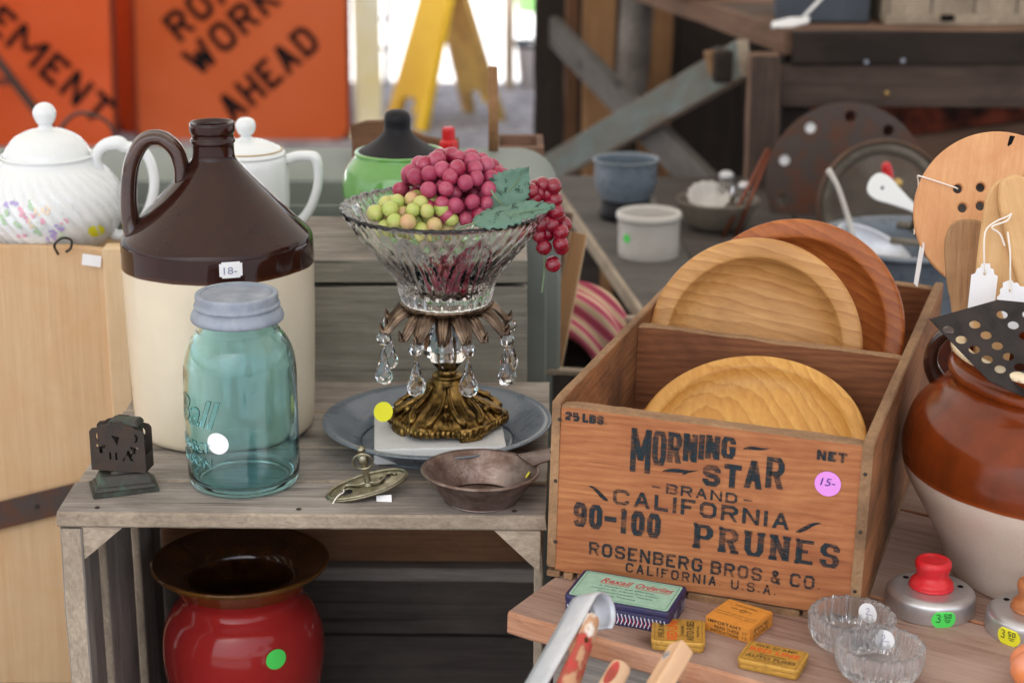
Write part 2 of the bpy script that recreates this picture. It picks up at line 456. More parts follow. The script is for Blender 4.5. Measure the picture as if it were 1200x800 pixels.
# ------------------------------------------------------------------ materials
M = {}
M['grey_wood'] = wood('grey_wood', '#6b645e', '#a79f97', '#58504a', fine=600, rough=.85, blot_amt=.5, crack=0.8)
M['grey_end'] = wood('grey_end', '#7f7365', '#c0b09b', '#6a5d50', fine=640, rough=.9, along=.5)
M['grey_top'] = wood('grey_top', '#6c645d', '#bfb6ad', '#544b45', fine=680, rough=.85, blot_amt=.6, crack=0.85)
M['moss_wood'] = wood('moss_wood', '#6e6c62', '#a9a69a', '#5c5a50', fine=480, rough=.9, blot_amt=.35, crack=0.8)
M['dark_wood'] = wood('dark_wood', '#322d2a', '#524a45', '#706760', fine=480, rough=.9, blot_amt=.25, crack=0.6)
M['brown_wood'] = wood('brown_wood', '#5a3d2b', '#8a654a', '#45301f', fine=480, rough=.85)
M['plank_wood'] = wood('plank_wood', '#6b4b3d', '#a98b7c', '#b39d90', fine=680, rough=.8, blot_amt=.6, along=.03, crack=0.6)
M['plank_edge'] = wood('plank_edge', '#7d4f38', '#c08a68', '#c9a58c', fine=800, rough=.85, blot_amt=.6, crack=0.7)
M['crate_face'] = wood('crate_face', '#8f5430', '#c18556', '#83432a', fine=620, rough=.7, ring=.10, ringscale=120, blot_amt=.62, var=.02, bumpk=.25, crack=0.22, coarse=.28)
M['crate_in'] = wood('crate_in', '#6c4029', '#9c6643', '#4f2e1f', fine=520, rough=.78, ring=.14, ringscale=100, blot_amt=.6, var=.06, crack=0.5, coarse=.35)
M['crate_side'] = wood('crate_side', '#875431', '#b88052', '#3d2c22', fine=520, rough=.78, ring=.12, ringscale=100, blot_amt=.75, var=.04, crack=0.6, coarse=.35)
M['crate_edge'] = wood('crate_edge', '#7d5e42', '#b08c68', '#574031', fine=880, rough=.9, blot_amt=.7, along=.6)
M['pale_ply'] = wood('pale_ply', '#c6a27a', '#dcbd94', '#c98f55', axis=1, fine=560, rough=.6, blot_amt=.3, var=.03, bumpk=.15, along=.03, crack=.16)
M['pale_edge'] = wood('pale_edge', '#cfb189', '#e0c7a2', '#b98c5c', axis=2, fine=640, rough=.65, blot_amt=.3, var=.02)
M['brace_wood'] = wood('brace_wood', '#4d4947', '#6f6a66', '#3c3834', fine=180, rough=.85, crack=.6)
M['bench_wood'] = wood('bench_wood', '#382c26', '#62524a', '#271f18', fine=180, rough=.85, crack=0.7)
M['bench_dark'] = wood('bench_dark', '#1f1916', '#3a302a', '#14100e', fine=180, rough=.85)
M['bench_edge'] = wood('bench_edge', '#5e4638', '#8a6c59', '#3f2d24', fine=180, rough=.85, crack=0.6)
M['teal_paint'] = wood('teal_paint', '#56625f', '#77827e', '#665849', fine=80, rough=.7, blot_amt=.8, along=.3)
M['tan_wood'] = wood('tan_wood', '#86613f', '#b0875f', '#6b4a30', fine=180, rough=.8)
M['beech'] = wood('beech', '#c98f5f', '#dba978', '#c27e50', axis=1, fine=640, rough=.55, blot_amt=.5, var=.03, bumpk=.1, along=.12)
M['pale_spoon'] = wood('pale_spoon', '#cd9f69', '#e2bd8b', '#ad7840', axis=1, fine=560, rough=.55, blot_amt=.35, bumpk=.1)
M['brown_spoon'] = wood('brown_spoon', '#85603f', '#bb946b', '#c99f76', axis=1, fine=800, rough=.65, blot_amt=.5, bumpk=.15)
M['stick_wood'] = wood('stick_wood', '#c39c78', '#dcbb99', '#a57b5a', axis=0, fine=480, rough=.7, blot_amt=.4, bumpk=.15)
def ringwood(name, dark, light, edge, loc, rot, scale, dist=2.2, sat=None):
    """turned from one plank: growth rings cut by the surface of the plate"""
    w = NT(name); tc = w.n('ShaderNodeTexCoord'); mp = w.n('ShaderNodeMapping')
    mp.inputs['Location'].default_value = loc; mp.inputs['Rotation'].default_value = rot
    w.l(tc.outputs['Object'], mp.inputs[0])
    sq = w.n('ShaderNodeMapping'); sq.inputs['Scale'].default_value = (.35, 1, 1); w.l(mp.outputs[0], sq.inputs[0])
    wv = w.n('ShaderNodeTexWave', wave_type='RINGS', rings_direction='X', wave_profile='SAW', Scale=scale, Distortion=dist, Detail=2)
    wv.inputs['Detail Scale'].default_value = 1.1; w.l(sq.outputs[0], wv.inputs[0])
    st = w.n('ShaderNodeMapping'); st.inputs['Scale'].default_value = (.06, 1, 1); w.l(mp.outputs[0], st.inputs[0])
    g = w.noise(st.outputs[0], 260, 6, .7)
    big = w.noise(mp.outputs[0], 11, 3, .5)
    dk = tuple([(a*.5+b*.5) for a, b in zip(hx(dark), hx(edge))])
    c = w.ramp(wv.outputs['Color'], [(.0, hx(light)), (.70, hx(edge)), (.93, dk), (1, hx(light))])
    c = w.mix(c, w.ramp(g, [(.3, hx(dark)), (.65, hx(light))]), .38)
    c = w.mix(c, w.ramp(big, [(.35, (.62, .5, .42, 1)), (.62, (1, 1, 1, 1))]), .55, 'MULTIPLY')
    w.l(c, w.b.inputs['Base Color']); w.b.inputs['Roughness'].default_value = .42; w.b.inputs['Specular IOR Level'].default_value = .4
    w.bump(g, .1, .0006); return w.m
M['plate_a'] = ringwood('plate_a', '#99602c', '#d8a768', '#c89354', (.03, .10, .022), (.22, .10, .15), 32, 6)
M['plate_b'] = ringwood('plate_b', '#80411b', '#bd7238', '#a3592a', (.02, .08, .03), (.35, .3, .5), 34, 6)
M['plate_c'] = ringwood('plate_c', '#a86d2c', '#dcab5c', '#cf9749', (.07, .05, .05), (.1, .30, 1.15), 34, 6)
M['plate_d'] = ringwood('plate_d', '#8f5429', '#bf7c45', '#ad6a36', (.05, .03, .06), (.1, .4, .3), 36)

w = NT('black_ink'); tc_ = w.n('ShaderNodeTexCoord'); mp_ = w.n('ShaderNodeMapping'); mp_.inputs['Scale'].default_value = (.12, 1, 1); w.l(tc_.outputs['Object'], mp_.inputs[0])
a_ = w.noise(mp_.outputs[0], 900, 5, .7); b_ = w.noise(tc_.outputs['Object'], 60, 4, .65)
wear = w.ramp(w.mix(a_, b_, .45), [(.46, (1, 1, 1, 1)), (.60, (.25,)*3+(1,))]); w.l(wear, w.b.inputs['Alpha'])   # stamped print worn through along the grain
w.b.inputs['Base Color'].default_value = hx('#2b353a'); w.b.inputs['Roughness'].default_value = .85; w.b.inputs['Specular IOR Level'].default_value = .1
M['black_ink'] = w.m
M['sign_black'] = plain('sign_black', '#141214', .8, spec=.1)
M['zinc'] = plain('zinc', '#8b95a3', .55, metal=.35, col2='#a3aab4', vs=60, bumpk=.15, bs=160)
M['enamel_blue'] = plain('enamel_blue', '#616b76', .28, spec=.5, col2='#737d87', vs=30, coat=.3)
M['old_tin'] = plain('old_tin', '#978780', .34, metal=.8, col2='#6b564d', vs=45, bumpk=.9, bs=330, mottle=(.4, .62))
M['brass'] = plain('brass', '#8d7140', .32, metal=1, col2='#3f301a', vs=110, bumpk=.25, bs=300, mottle=(.45, .62))
M['bronze'] = plain('bronze', '#84715f', .34, metal=.95, col2='#54443a', vs=50, bumpk=.2, mottle=(.42, .66))
M['nickel'] = plain('nickel', '#a9a48f', .3, metal=1, col2='#7d7763', vs=120, bumpk=.2)
M['verdigris'] = plain('verdigris', '#4c4a44', .6, metal=.6, col2='#5f7568', vs=90, bumpk=.4, bs=260, mottle=(.5, .7))
M['dark_iron'] = plain('dark_iron', '#3d3834', .55, metal=.6, col2='#54443a', vs=80, bumpk=.3, mottle=(.45, .7))
M['verdigris_light'] = plain('verdigris_light', '#4f7f70', .8, col2='#6a9a88', vs=200)
M['rust_iron'] = plain('rust_iron', '#514642', .65, metal=.4, col2='#6d4734', vs=30, bumpk=.3, mottle=(.45, .65))
M['black_steel'] = plain('black_steel', '#3a3432', .42, metal=.7, col2='#2b2726', vs=60, bumpk=.2)
M['aluminium'] = plain('aluminium', '#cfcfd1', .36, metal=.85, col2='#bcbbbd', vs=25, bumpk=.06, bs=500)
M['strap_alu'] = plain('strap_alu', '#d6dae0', .42, metal=.75, col2='#c3c8d0', vs=30)
M['jug_cream'] = plain('jug_cream', '#e2d2b2', .22, coat=.5, col2='#dac8a5', vs=9)
M['white_china'] = plain('white_china', '#e4e9ea', .12, coat=.6)
M['gold'] = plain('gold', '#b99a5a', .3, metal=.8)
M['grey_panel'] = plain('grey_panel', '#747c77', .55, col2='#838b85', vs=6)
M['green_glaze'] = plain('green_glaze', '#6fae56', .12, coat=.8, col2='#5f9d49', vs=6)
M['black_plastic'] = plain('black_plastic', '#121318', .5, spec=.25)
M['red_plastic'] = plain('red_plastic', '#c3161c', .3)
M['teal_plastic'] = plain('teal_plastic', '#4f7f7c', .3)
M['orange_paper'] = plain('orange_paper', '#e79a1c', .7)
M['sign_orange'] = plain('sign_orange', '#d25008', .6, col2='#ca4b08', vs=2)
M['sign_orange_pale'] = plain('sign_orange_pale', '#c8581c', .6, col2='#c2531a', vs=2)
M['sign_edge'] = plain('sign_edge', '#6b2b18', .7)
M['yellow_plastic'] = plain('yellow_plastic', '#ffd005', .4, col2='#f2be05', vs=3)
M['dirty_yellow'] = plain('dirty_yellow', '#e2be6a', .55, col2='#c09a63', vs=8)
M['cream_plastic'] = plain('cream_plastic', '#f0ead2', .5, col2='#ead9a0', vs=3)
M['white_paint'] = plain('white_paint', '#e8e8e8', .5)
M['paper_white'] = plain('paper_white', '#f0f0f2', .7)
M['paper_yellow'] = plain('paper_yellow', '#e6e22a', .7)
M['paper_green'] = plain('paper_green', '#4fdc5c', .7)
M['paper_pink'] = plain('paper_pink', '#dd8fe0', .7)
M['pen'] = plain('pen', '#2d3a30', .8); M['pen_violet'] = plain('pen_violet', '#3b2a8a', .8); M['pen_grey'] = plain('pen_grey', '#8a8ea8', .8)
M['marble'] = plain('marble', '#dfe1e0', .2, col2='#c9ccce', vs=30, coat=.3, mottle=(.5, .8))
M['red_grape'] = plain('red_grape', '#96203f', .24, col2='#b9637c', vs=45, spec=.5, mottle=(.4, .7))
M['pink_grape'] = plain('pink_grape', '#b3506b', .36, col2='#8e2748', vs=40)
M['green_grape'] = plain('green_grape', '#a6bb5c', .3, col2='#c4bd78', vs=60)
M['blush_grape'] = plain('blush_grape', '#c9a077', .32, col2='#bdbb72', vs=60)
M['cherry'] = plain('cherry', '#8f0f2c', .16, coat=.5, col2='#6e0a20', vs=40)
M['leaf'] = plain('leaf', '#5d7f6e', .7, col2='#2f443a', vs=150, mottle=(.55, .64), bumpk=.3)
M['stem'] = plain('stem', '#6f8464', .6)
M['striped'] = None
M['red_knob'] = plain('red_knob', '#cf1c26', .42, col2='#d9484a', vs=70, mottle=(.5, .75), bumpk=.12)
M['copper'] = plain('copper', '#7b4531', .4, metal=.8)
M['string'] = plain('string', '#ece6dc', .8)
M['blue_grey_metal'] = plain('blue_grey_metal', '#4b535d', .5, metal=.4, col2='#3c424b', vs=8)
M['mug_blue'] = plain('mug_blue', '#59656f', .25, coat=.5, col2='#6d7a85', vs=10)
M['crock_grey'] = plain('crock_grey', '#c5c2bc', .3, coat=.4, col2='#b9b5ae', vs=10)
M['hoop_brown'] = plain('hoop_brown', '#6a4d38', .5, metal=.4, col2='#4a3d34', vs=20)
M['mesh_metal'] = plain('mesh_metal', '#7d766a', .55, metal=.4, col2='#5f584e', vs=12)
M['orange_glaze'] = plain('orange_glaze', '#d9814a', .4, col2='#d98f74', vs=45, coat=.3, bumpk=.1)
M['handle_red'] = plain('handle_red', '#b63a34', .5, col2='#8f3a2c', vs=70, bumpk=.3)
M['handle_white'] = plain('handle_white', '#ded6cc', .6, col2='#c2ab98', vs=90)

M['jar_glass'] = glass('jar_glass', (.66, .94, .975, 1), .01)
M['clear_glass'] = glass('clear_glass', (.985, .98, .985, 1), .01, 1.5)
M['crystal'] = glass('crystal', (.99, .99, .99, 1), .0, 1.6)
M['salt_glass'] = glass('salt_glass', (.985, .99, 1, 1), .05, 1.5); M['salt_glass'].node_tree.nodes['Principled BSDF'].inputs['Transmission Weight'].default_value = .93

def two_tone(name, top, mid, low, zb, line=None, wob=.0012, rough=.12, speck=0, tone2=None):
    """glaze dipped to height zb over a second glaze"""
    w = NT(name); tc = w.n('ShaderNodeTexCoord'); sp = w.n('ShaderNodeSeparateXYZ'); w.l(tc.outputs['Object'], sp.inputs[0])
    nz = w.noise(tc.outputs['Object'], 18, 3, .5); off = w.math('MULTIPLY_ADD', nz, wob*2); off.node.inputs[2].default_value = -wob
    z = w.math('ADD', sp.outputs[2], off)
    f = w.n('ShaderNodeMapRange'); f.inputs[1].default_value = zb-.0004; f.inputs[2].default_value = zb+.0004; w.l(z, f.inputs[0])
    f2 = w.n('ShaderNodeMapRange'); f2.inputs[1].default_value = zb; f2.inputs[2].default_value = zb+.004; w.l(z, f2.inputs[0])
    mot = w.noise(tc.outputs['Object'], 30, 4, .6); st = w.n('ShaderNodeMapping'); st.inputs['Scale'].default_value = (1, 1, .15); w.l(tc.outputs['Object'], st.inputs[0])
    run = w.noise(st.outputs[0], 45, 3, .5)
    topc = w.mix(hx(top), hx(tone2 or top), w.ramp(w.mix(mot, run, .5), [(.35, (0, 0, 0, 1)), (.65, (1, 1, 1, 1))]))
    upper = w.mix(hx(mid), topc, f2.outputs[0])
    lown = w.noise(tc.outputs['Object'], 12, 5, .6)
    lowc = w.ramp(lown, [(.3, hx(low)), (.75, tuple([x*.88 for x in hx(low)[:3]]+[1]))])
    if speck:
        vo = w.noise(tc.outputs['Object'], 900, 2, .5); sp2 = w.ramp(vo, [(.6, (0, 0, 0, 1)), (.72, (speck,)*3+(1,))])
        lowc = w.mix(lowc, hx('#8c6f55'), sp2)
    w.l(w.mix(lowc, upper, f.outputs[0]), w.b.inputs['Base Color'])
    w.b.inputs['Roughness'].default_value = rough; w.b.inputs['Specular IOR Level'].default_value = .36
    w.bump(w.mix(w.noise(tc.outputs['Object'], 60, 3, .5), w.noise(tc.outputs['Object'], 420, 2, .5), .25), .2, .0008)
    return w.m
M['jug_glaze'] = two_tone('jug_glaze', '#27110d', '#4c2a14', '#e4d8bf', .1545, rough=.075, wob=.0022, tone2='#331a13')
M['crock_glaze'] = two_tone('crock_glaze', '#7a3410', '#8a421a', '#cdbeb0', .088, tone2='#5a260e', speck=.35, rough=.2)
M['jug_brown'] = plain('jug_brown', '#2f1b16', .12, coat=.7, col2='#45291f', vs=45)
M['vase_inner'] = plain('vase_inner', '#2a1509', .14, coat=.7, col2='#4a2a10', vs=60)
M['vase_red'] = two_tone('vase_red', '#6a4418', '#6b2416', '#9c2826', .1800, wob=.0015, rough=.12, tone2='#4b2e12')

# signage stripes for the cloth
w = NT('striped_cloth'); wv = w.n('ShaderNodeTexWave', wave_type='BANDS', bands_direction='Y', Scale=24, Distortion=.6)
w.l(w.coords((.2, 1, .1), False), wv.inputs[0])
w.l(w.ramp(wv.outputs['Color'], [(.15, hx('#b04a5e')), (.4, hx('#cf7784')), (.6, hx('#d79a98')), (.85, hx('#cdb590'))]), w.b.inputs['Base Color'])
w.b.inputs['Roughness'].default_value = .9; M['striped'] = w.m
# gravel, and pale ground with strong sunlight put into its colour
w = NT('gravel'); v = w.coords((1, 1, 1), False); vo = w.n('ShaderNodeTexVoronoi', Scale=26); w.l(v, vo.inputs[0])
c = w.mix(w.ramp(w.noise(v, 40, 6, .7), [(.3, hx('#6b686c')), (.7, hx('#a8a5aa'))]), w.ramp(vo.outputs['Color'], [(.2, hx('#5c595e')), (.8, hx('#b4b0b2'))]), .5)
w.l(c, w.b.inputs['Base Color']); w.b.inputs['Roughness'].default_value = .95; w.bump(vo.outputs['Distance'], 1, .02); M['gravel'] = w.m
M['sunlit_pale'] = plain('sunlit_pale', '#e9e8e8', .9, col2='#dcdbdb', vs=1.2)

# ------------------------------------------------------------------ ground
def sheet(name, x0, x1, y0, y1, z, mat, n=1):
    me = pyd([(x0, y0, z), (x1, y0, z), (x1, y1, z), (x0, y1, z)], [(0, 1, 2, 3)])
    return finish(obj(name, me, mat), kind='structure')
sheet('gravel_ground', -200, 200, -100, 300, -.95, M['gravel'])
sheet('sunlit_concrete', -60, 60, 9.35, 120, -.946, M['sunlit_pale'])  # near-white colour stands in for full sun past the shade edge

# ------------------------------------------------------------------ unseen cloth roof, added above the picture for soft shade
t = thing('added_shade_canopy', 'unseen tan cloth canopy on poles, added over the stall for soft shade', 'canopy', (0, 0, 0))
vs, fs = [], []
for i in range(13):
    for j in range(13):
        x = -4.2+7.6*i/12; y = -.35+8.25*j/12; e = abs(x)/3.2
        vs.append((x, y, 1.75-.35*e+.015*math.sin(i*2.1)*math.sin(j*1.7)))
for i in range(12):
    for j in range(12): a = i*13+j; fs.append((a, a+1, a+14, a+13))
obj('cloth', pyd(vs, fs), canvas('canopy_cloth', '#cfcac0', .34), t, smooth=True)
for x in (-4.17, 3.37):
    for y in (-.32, 3.8, 7.85): obj('pole', lathe([(0, -.95), (.018, -.95), (.018, 1.38), (0, 1.38)], 16), M['zinc'], t, (x, y, 0), smooth=True)

# ------------------------------------------------------------------ stall table that carries everything
t = thing('stall_table', 'rough dark plank table under the grey crates', 'table', (0, 0, 0))
for k in range(7):
    board('plank', t, M['dark_wood'], (.05, 1.03+k*.172, -.3475), (2.3, .166, .025), bev=.002)
for x in (-.98, 1.08):
    for y in (1.02, 2.05): board('leg', t, M['dark_wood'], (x, y, -.655), (.59, .07, .07), rot=(0, R_(90), 0))
for y in (1.0, 2.09): board('apron', t, M['dark_wood'], (.05, y, -.40), (2.2, .075, .02), rot=(R_(90), 0, 0))

# ------------------------------------------------------------------ grey slatted crate lying on its side (left shelf)
SH = T(-.3584, 1.3726, 0) @ RZ(-1.3)
def crate_shelf():
    t = thing('wooden_crate', 'weathered grey crate on its side as a shelf with a red vase inside', 'crate', mat=SH)
    L = .385; y = 0
    for k, wd in enumerate((.069, .078, .088, .092)):
        board('top_slat', t, M['grey_top'], (L/2+rnd.uniform(-.002, .002), y+wd/2, -.0065), (L, wd, .0128), edge=M['grey_end'], wob=.0014, nx=26, bev=.0018); y += wd+.0035
    # front posts and triangular corner blocks
    for x0, sgn in ((.0095, 1), (L-.0095, -1)):
        if sgn > 0: board('post', t, M['grey_end'], (x0, .012, -.172), (.315, .0175, .022), rot=(R_(90), R_(90), 0), edge=M['grey_wood'])
        tri = [(0, 0), (.030, 0), (0, -.026)] if sgn > 0 else [(0.014, 0), (-.020, 0), (.014, -.034)]
        me = shape2d([tri], .02, .001)
        obj('corner_block', me, M['grey_end'], t, (x0+sgn*.0095, .014, -.0145), (R_(90), 0, 0))
    # end walls of upright boards, every one a little out of line
    for side in (0, 1):
        yy = .03
        for k in range(5):
            wd = .052+rnd.uniform(-.003, .003)
            x = .006+(.004 if k % 2 else 0)+rnd.uniform(0, .002) if side == 0 else L-.006
            board('end_slat', t, M['grey_wood'], (x, yy+wd/2, -.172), (.315, wd, .0075), rot=(0, R_(90), 0), edge=M['grey_end'])
            yy += wd+.0075
    # back wall
    zz = -.014
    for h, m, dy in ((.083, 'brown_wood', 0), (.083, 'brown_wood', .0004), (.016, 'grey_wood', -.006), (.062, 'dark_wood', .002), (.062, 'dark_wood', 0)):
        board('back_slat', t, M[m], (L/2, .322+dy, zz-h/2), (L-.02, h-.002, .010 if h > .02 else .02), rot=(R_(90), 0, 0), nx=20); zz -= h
    yy = 0
    for wd in (.08, .078, .08, .082):
        board('bottom_slat', t, M['grey_wood'], (L/2, yy+wd/2, -.325), (L, wd, .012), edge=M['grey_end']); yy += wd+.004
    for x in (.03, .19, .36):   # nail heads
        obj('nail', lathe([(0, .0006), (.0018, .0005), (.0022, 0)], 10), M['dark_iron'], t, (x, .01, .0004))
    return t
crate_shelf()

# brown round thing on the table at far left
t = thing('wooden_bowl', 'small brown turned wooden bowl half hidden left of the grey crate', 'bowl', (-.405, 1.50, -.335))
obj('body', lathe([(0, 0), (.025, 0), (.045, .03), (.05, .052), (.047, .053), (.04, .03), (.02, .008), (0, .006)], 40, 4), M['brown_wood'], t, smooth=True)
obj('foot', lathe([(.02, -.0), (.026, 0), (.026, .006), (.02, .006)], 32), M['brown_wood'], t)

# ------------------------------------------------------------------ taller grey crate behind (carries green pot and teapot)
ZT = .1203
t = thing('wooden_crate', 'taller mossy grey crate behind the brown jug carrying the green pot', 'crate', (-.352, 1.70, ZT))
board('top_slat', t, M['grey_top'], (.183, .045, -.0115), (.366, .09, .0225), edge=M['moss_wood'], nx=26, wob=.0014)
board('top_slat', t, M['grey_top'], (.183, .135, -.0115), (.366, .085, .0225), edge=M['moss_wood'], nx=26)
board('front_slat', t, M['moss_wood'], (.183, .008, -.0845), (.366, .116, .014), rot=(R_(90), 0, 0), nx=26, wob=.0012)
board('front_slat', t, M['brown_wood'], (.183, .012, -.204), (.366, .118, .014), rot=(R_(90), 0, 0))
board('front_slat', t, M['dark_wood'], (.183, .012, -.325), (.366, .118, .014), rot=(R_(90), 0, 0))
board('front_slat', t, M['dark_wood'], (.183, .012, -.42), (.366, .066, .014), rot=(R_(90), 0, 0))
for x in (.008, .358): board('end_panel', t, M['moss_wood'], (x, .098, -.239), (.43, .155, .014), rot=(0, R_(90), 0))
board('back_slat', t, M['moss_wood'], (.183, .172, -.239), (.366, .43, .008), rot=(R_(90), 0, 0))

# ------------------------------------------------------------------ pale box at left
t = thing('wooden_box', 'tall pale plywood box with a metal strap behind the match holder', 'box', (-.3664, 1.72, .1262))
W = .50
board('front_panel', t, M['pale_ply'], (-W/2-.0105, .012, -.229), (W-.021, .458, .010), rot=(R_(90), 0, 0), bev=.0006, wob=.0002)
obj('corner_post', box_mesh((.021, .020, .458), .0015), M['pale_edge'], t, (-.0105, .010, -.229))
obj('corner_post', box_mesh((.021, .020, .458), .0015), M['pale_edge'], t, (-W+.0105-.021, .010, -.229))
obj('side_panel', box_mesh((.01, .125, .420), .0008), M['pale_ply'], t, (-.007, .083, -.248))
obj('side_panel', box_mesh((.01, .125, .420), .0008), M['pale_ply'], t, (-W-.014, .083, -.248))
obj('back_panel', box_mesh((W, .008, .420), .0008), M['pale_ply'], t, (-W/2-.0105, .149, -.248))
obj('lid', box_mesh((W-.01, .124, .008), .0008), M['pale_ply'], t, (-W/2-.0105, .083, -.0305))
s = obj('metal_strap', box_mesh((.26, .0015, .028), .0004), M['rust_iron'], t, (-.120, -.0012, -.266), (0, R_(-14.5), 0))
for x in (-.09, .02): obj('nail', lathe([(0, .001), (.002, .0008), (.0025, 0)], 10), M['dark_iron'], s, (x, -.001, 0), (R_(90), 0, 0))
lb = obj('price_label', box_mesh((.018, .0006, .011), .0002), M['paper_white'], t, (-.031, -.0004, -.012), (0, R_(8), 0))
hk = tube([(0, 0, -.004), (-.002, -.004, .006), (.006, -.005, .013), (.014, -.004, .011), (.013, -.003, .003), (.008, -.002, -.001)], .0013, 8, 5)
obj('wire_hook', hk, M['dark_iron'], t, (-.062, -.001, -.002), smooth=True)

# ------------------------------------------------------------------ grey green metal cabinet
def rrect(x0, x1, y0, y1, r, n=8, corners=(1, 1, 1, 1)):
    out = []
    for k, (cx, cy, a) in enumerate(((x1-r, y1-r, 0), (x0+r, y1-r, 90), (x0+r, y0+r, 180), (x1-r, y0+r, 270))):
        if corners[k]:
            for q in range(n+1): aa = R_(a+90*q/n); out.append((cx+r*math.cos(aa), cy+r*math.sin(aa)))
        else: out.append((x1 if k in (0, 3) else x0, y1 if k < 2 else y0))
    return out
t = thing('metal_cabinet', 'grey green enamelled cabinet with rounded corners behind the teapots', 'cabinet', (0, 1.89, 0))
obj('body', shape2d([rrect(-.95, .047, -.335, .152, .04, 8, (1, 1, 0, 0))], .17, .004), M['grey_panel'], t, (0, .085, 0), (R_(90), 0, 0))
obj('door_panel', shape2d([rrect(-.90, .034, -.31, .128, .03, 8)], .006, .002), M['grey_panel'], t, (0, -.0005, 0), (R_(90), 0, 0))
ZC = .152

# ------------------------------------------------------------------ brown and cream stoneware jug
t = thing('stoneware_jug', 'big brown and cream stoneware jug with a looped handle behind the teal jar', 'jug', (-.2546, 1.577, .0))
t.scale = (1, 1, .975)
prof = [(0, .004), (.068, .004), (.074, .001), (.0775, .004), (.079, .012), (.0805, .05), (.082, .10), (.0828, .15), (.0826, .172), (.0815, .1785), (.079, .182), (.0765, .1845),
        (.060, .2015), (.042, .2205), (.028, .2355), (.0200, .2455), (.0182, .250), (.0178, .256), (.0180, .2605), (.0190, .262), (.0188, .2640), (.0179, .2660), (.0179, .2690), (.0190, .2710), (.0193, .2755), (.0189, .2785),
        (.018, .2795), (.0155, .2780), (.0140, .2740), (.0135, .25), (.02, .235), (.05, .19), (.06, .15), (.06, .03), (0, .02)]
obj('body', lathe(prof, 96, 4), M['jug_glaze'], t, smooth=True)
# strap handle: from the neck up and over, down to the shoulder edge
hp = [(-.0270, -.006, .2260), (-.0265, -.008, .2420), (-.031, -.010, .2580), (-.043, -.010, .2675), (-.057, -.011, .2640), (-.0675, -.012, .2450), (-.0715, -.013, .2180), (-.0710, -.014, .196), (-.068, -.015, .1835)]
hm = [tube([(x, y+dy, z) for x, y, z in hp], [r, r, r, r, r, r, r, r*1.1, r*1.3], 14, 6, flat=.9) for dy, r in ((-.0052, .0062), (0, .0074), (.0052, .0062))]
obj('handle', join(hm), M['jug_brown'], t, smooth=True)
lab = [(v[0], v[1]) for v in rrect(-.0095, .0095, -.007, .007, .002, 4)]
f = on_cyl(.0829, R_(-90+16), .168)
lm = remap(grid_rect(-.0095, .0095, -.007, .007, .0003), f)
st = obj('price_label', lm, M['paper_white'], t)
obj('price_writing', remap(fit_font('18-', -.006, .005, -.0035, .0065, depth=.00005), lambda x, y, z: f(x, y, z+.0006)), M['pen_grey'], st)

# ------------------------------------------------------------------ teal mason jar
t = thing('mason_jar', 'teal blue glass mason jar with a grey zinc lid in front of the jug', 'jar', (-.2195, 1.441, .0003))
t.scale = (1, 1, .962)
outer = [(0, .0022), (.034, .0018), (.040, .0002), (.0435, .0028), (.0452, .008), (.0456, .02), (.0458, .05), (.0458, .08), (.0455, .098), (.0440, .112), (.0405, .1235), (.0360, .1310), (.0335, .1345), (.0325, .1375), (.0325, .155)]
inner = [(.0290, .155), (.0290, .1375), (.0305, .133), (.0345, .1275), (.0385, .1200), (.0412, .1105), (.0424, .098), (.0428, .05), (.0425, .015), (.0400, .0085), (.033, .0062), (0, .0058)]
body = lathe([(v.x, v.y) for v in cr([(r, z, 0) for r, z in outer], 5)]+[(v.x, v.y) for v in cr([(r, z, 0) for r, z in inner], 5)], 96,
             fn=lambda r, z, th, i: (r*(1+.004*math.sin(3*th+z*60)*(1 if .01 < z < .12 else 0)), z))
obj('glass_body', body, M['jar_glass'], t, smooth=True)
# embossed lettering, raised from the glass
def emb(me, th, z0, R=.0457, tilt=0): return remap(me, on_cyl(R, R_(th), z0))
A0 = -166
word = font_mesh('Ball', .034, depth=.0008, bold=.0006, shear=.35)
me1 = emb(word, A0-6, .062)
un = emb(ribbons([([(0, -.005), (.02, -.009), (.045, -.004)], False)], .003, .003), A0-6, .062, .0465)
pf = font_mesh('PERFECT', .0115, depth=.0008, bold=.0003, spacing=.95); ms = font_mesh('MASON', .0115, depth=.0008, bold=.0003, spacing=1.05)
obj('embossed_lettering', join([me1, emb(pf, A0-4, .040), emb(ms, A0, .0275)]), M['jar_glass'], t)
obj('price_sticker', remap(disc_grid(.0093), lambda x, y, z: on_cyl(.0462, R_(-90-17), .050)(x, y, z)), M['paper_white'], t)
lid = lathe([(0, .1652), (.026, .1650), (.0285, .1662), (.0305, .1668), (.0322, .1664), (.0330, .1650), (.0330, .1590), (.0338, .1580), (.0345, .1565), (.0340, .1548), (.0332, .1538), (.0345, .1525), (.0362, .1500), (.0372, .1465), (.0368, .1440), (.0355, .1432), (.0342, .1438), (.0338, .150), (.0330, .153)], 90, 4, cap=False)
obj('lid', lid, M['zinc'], t, smooth=True)

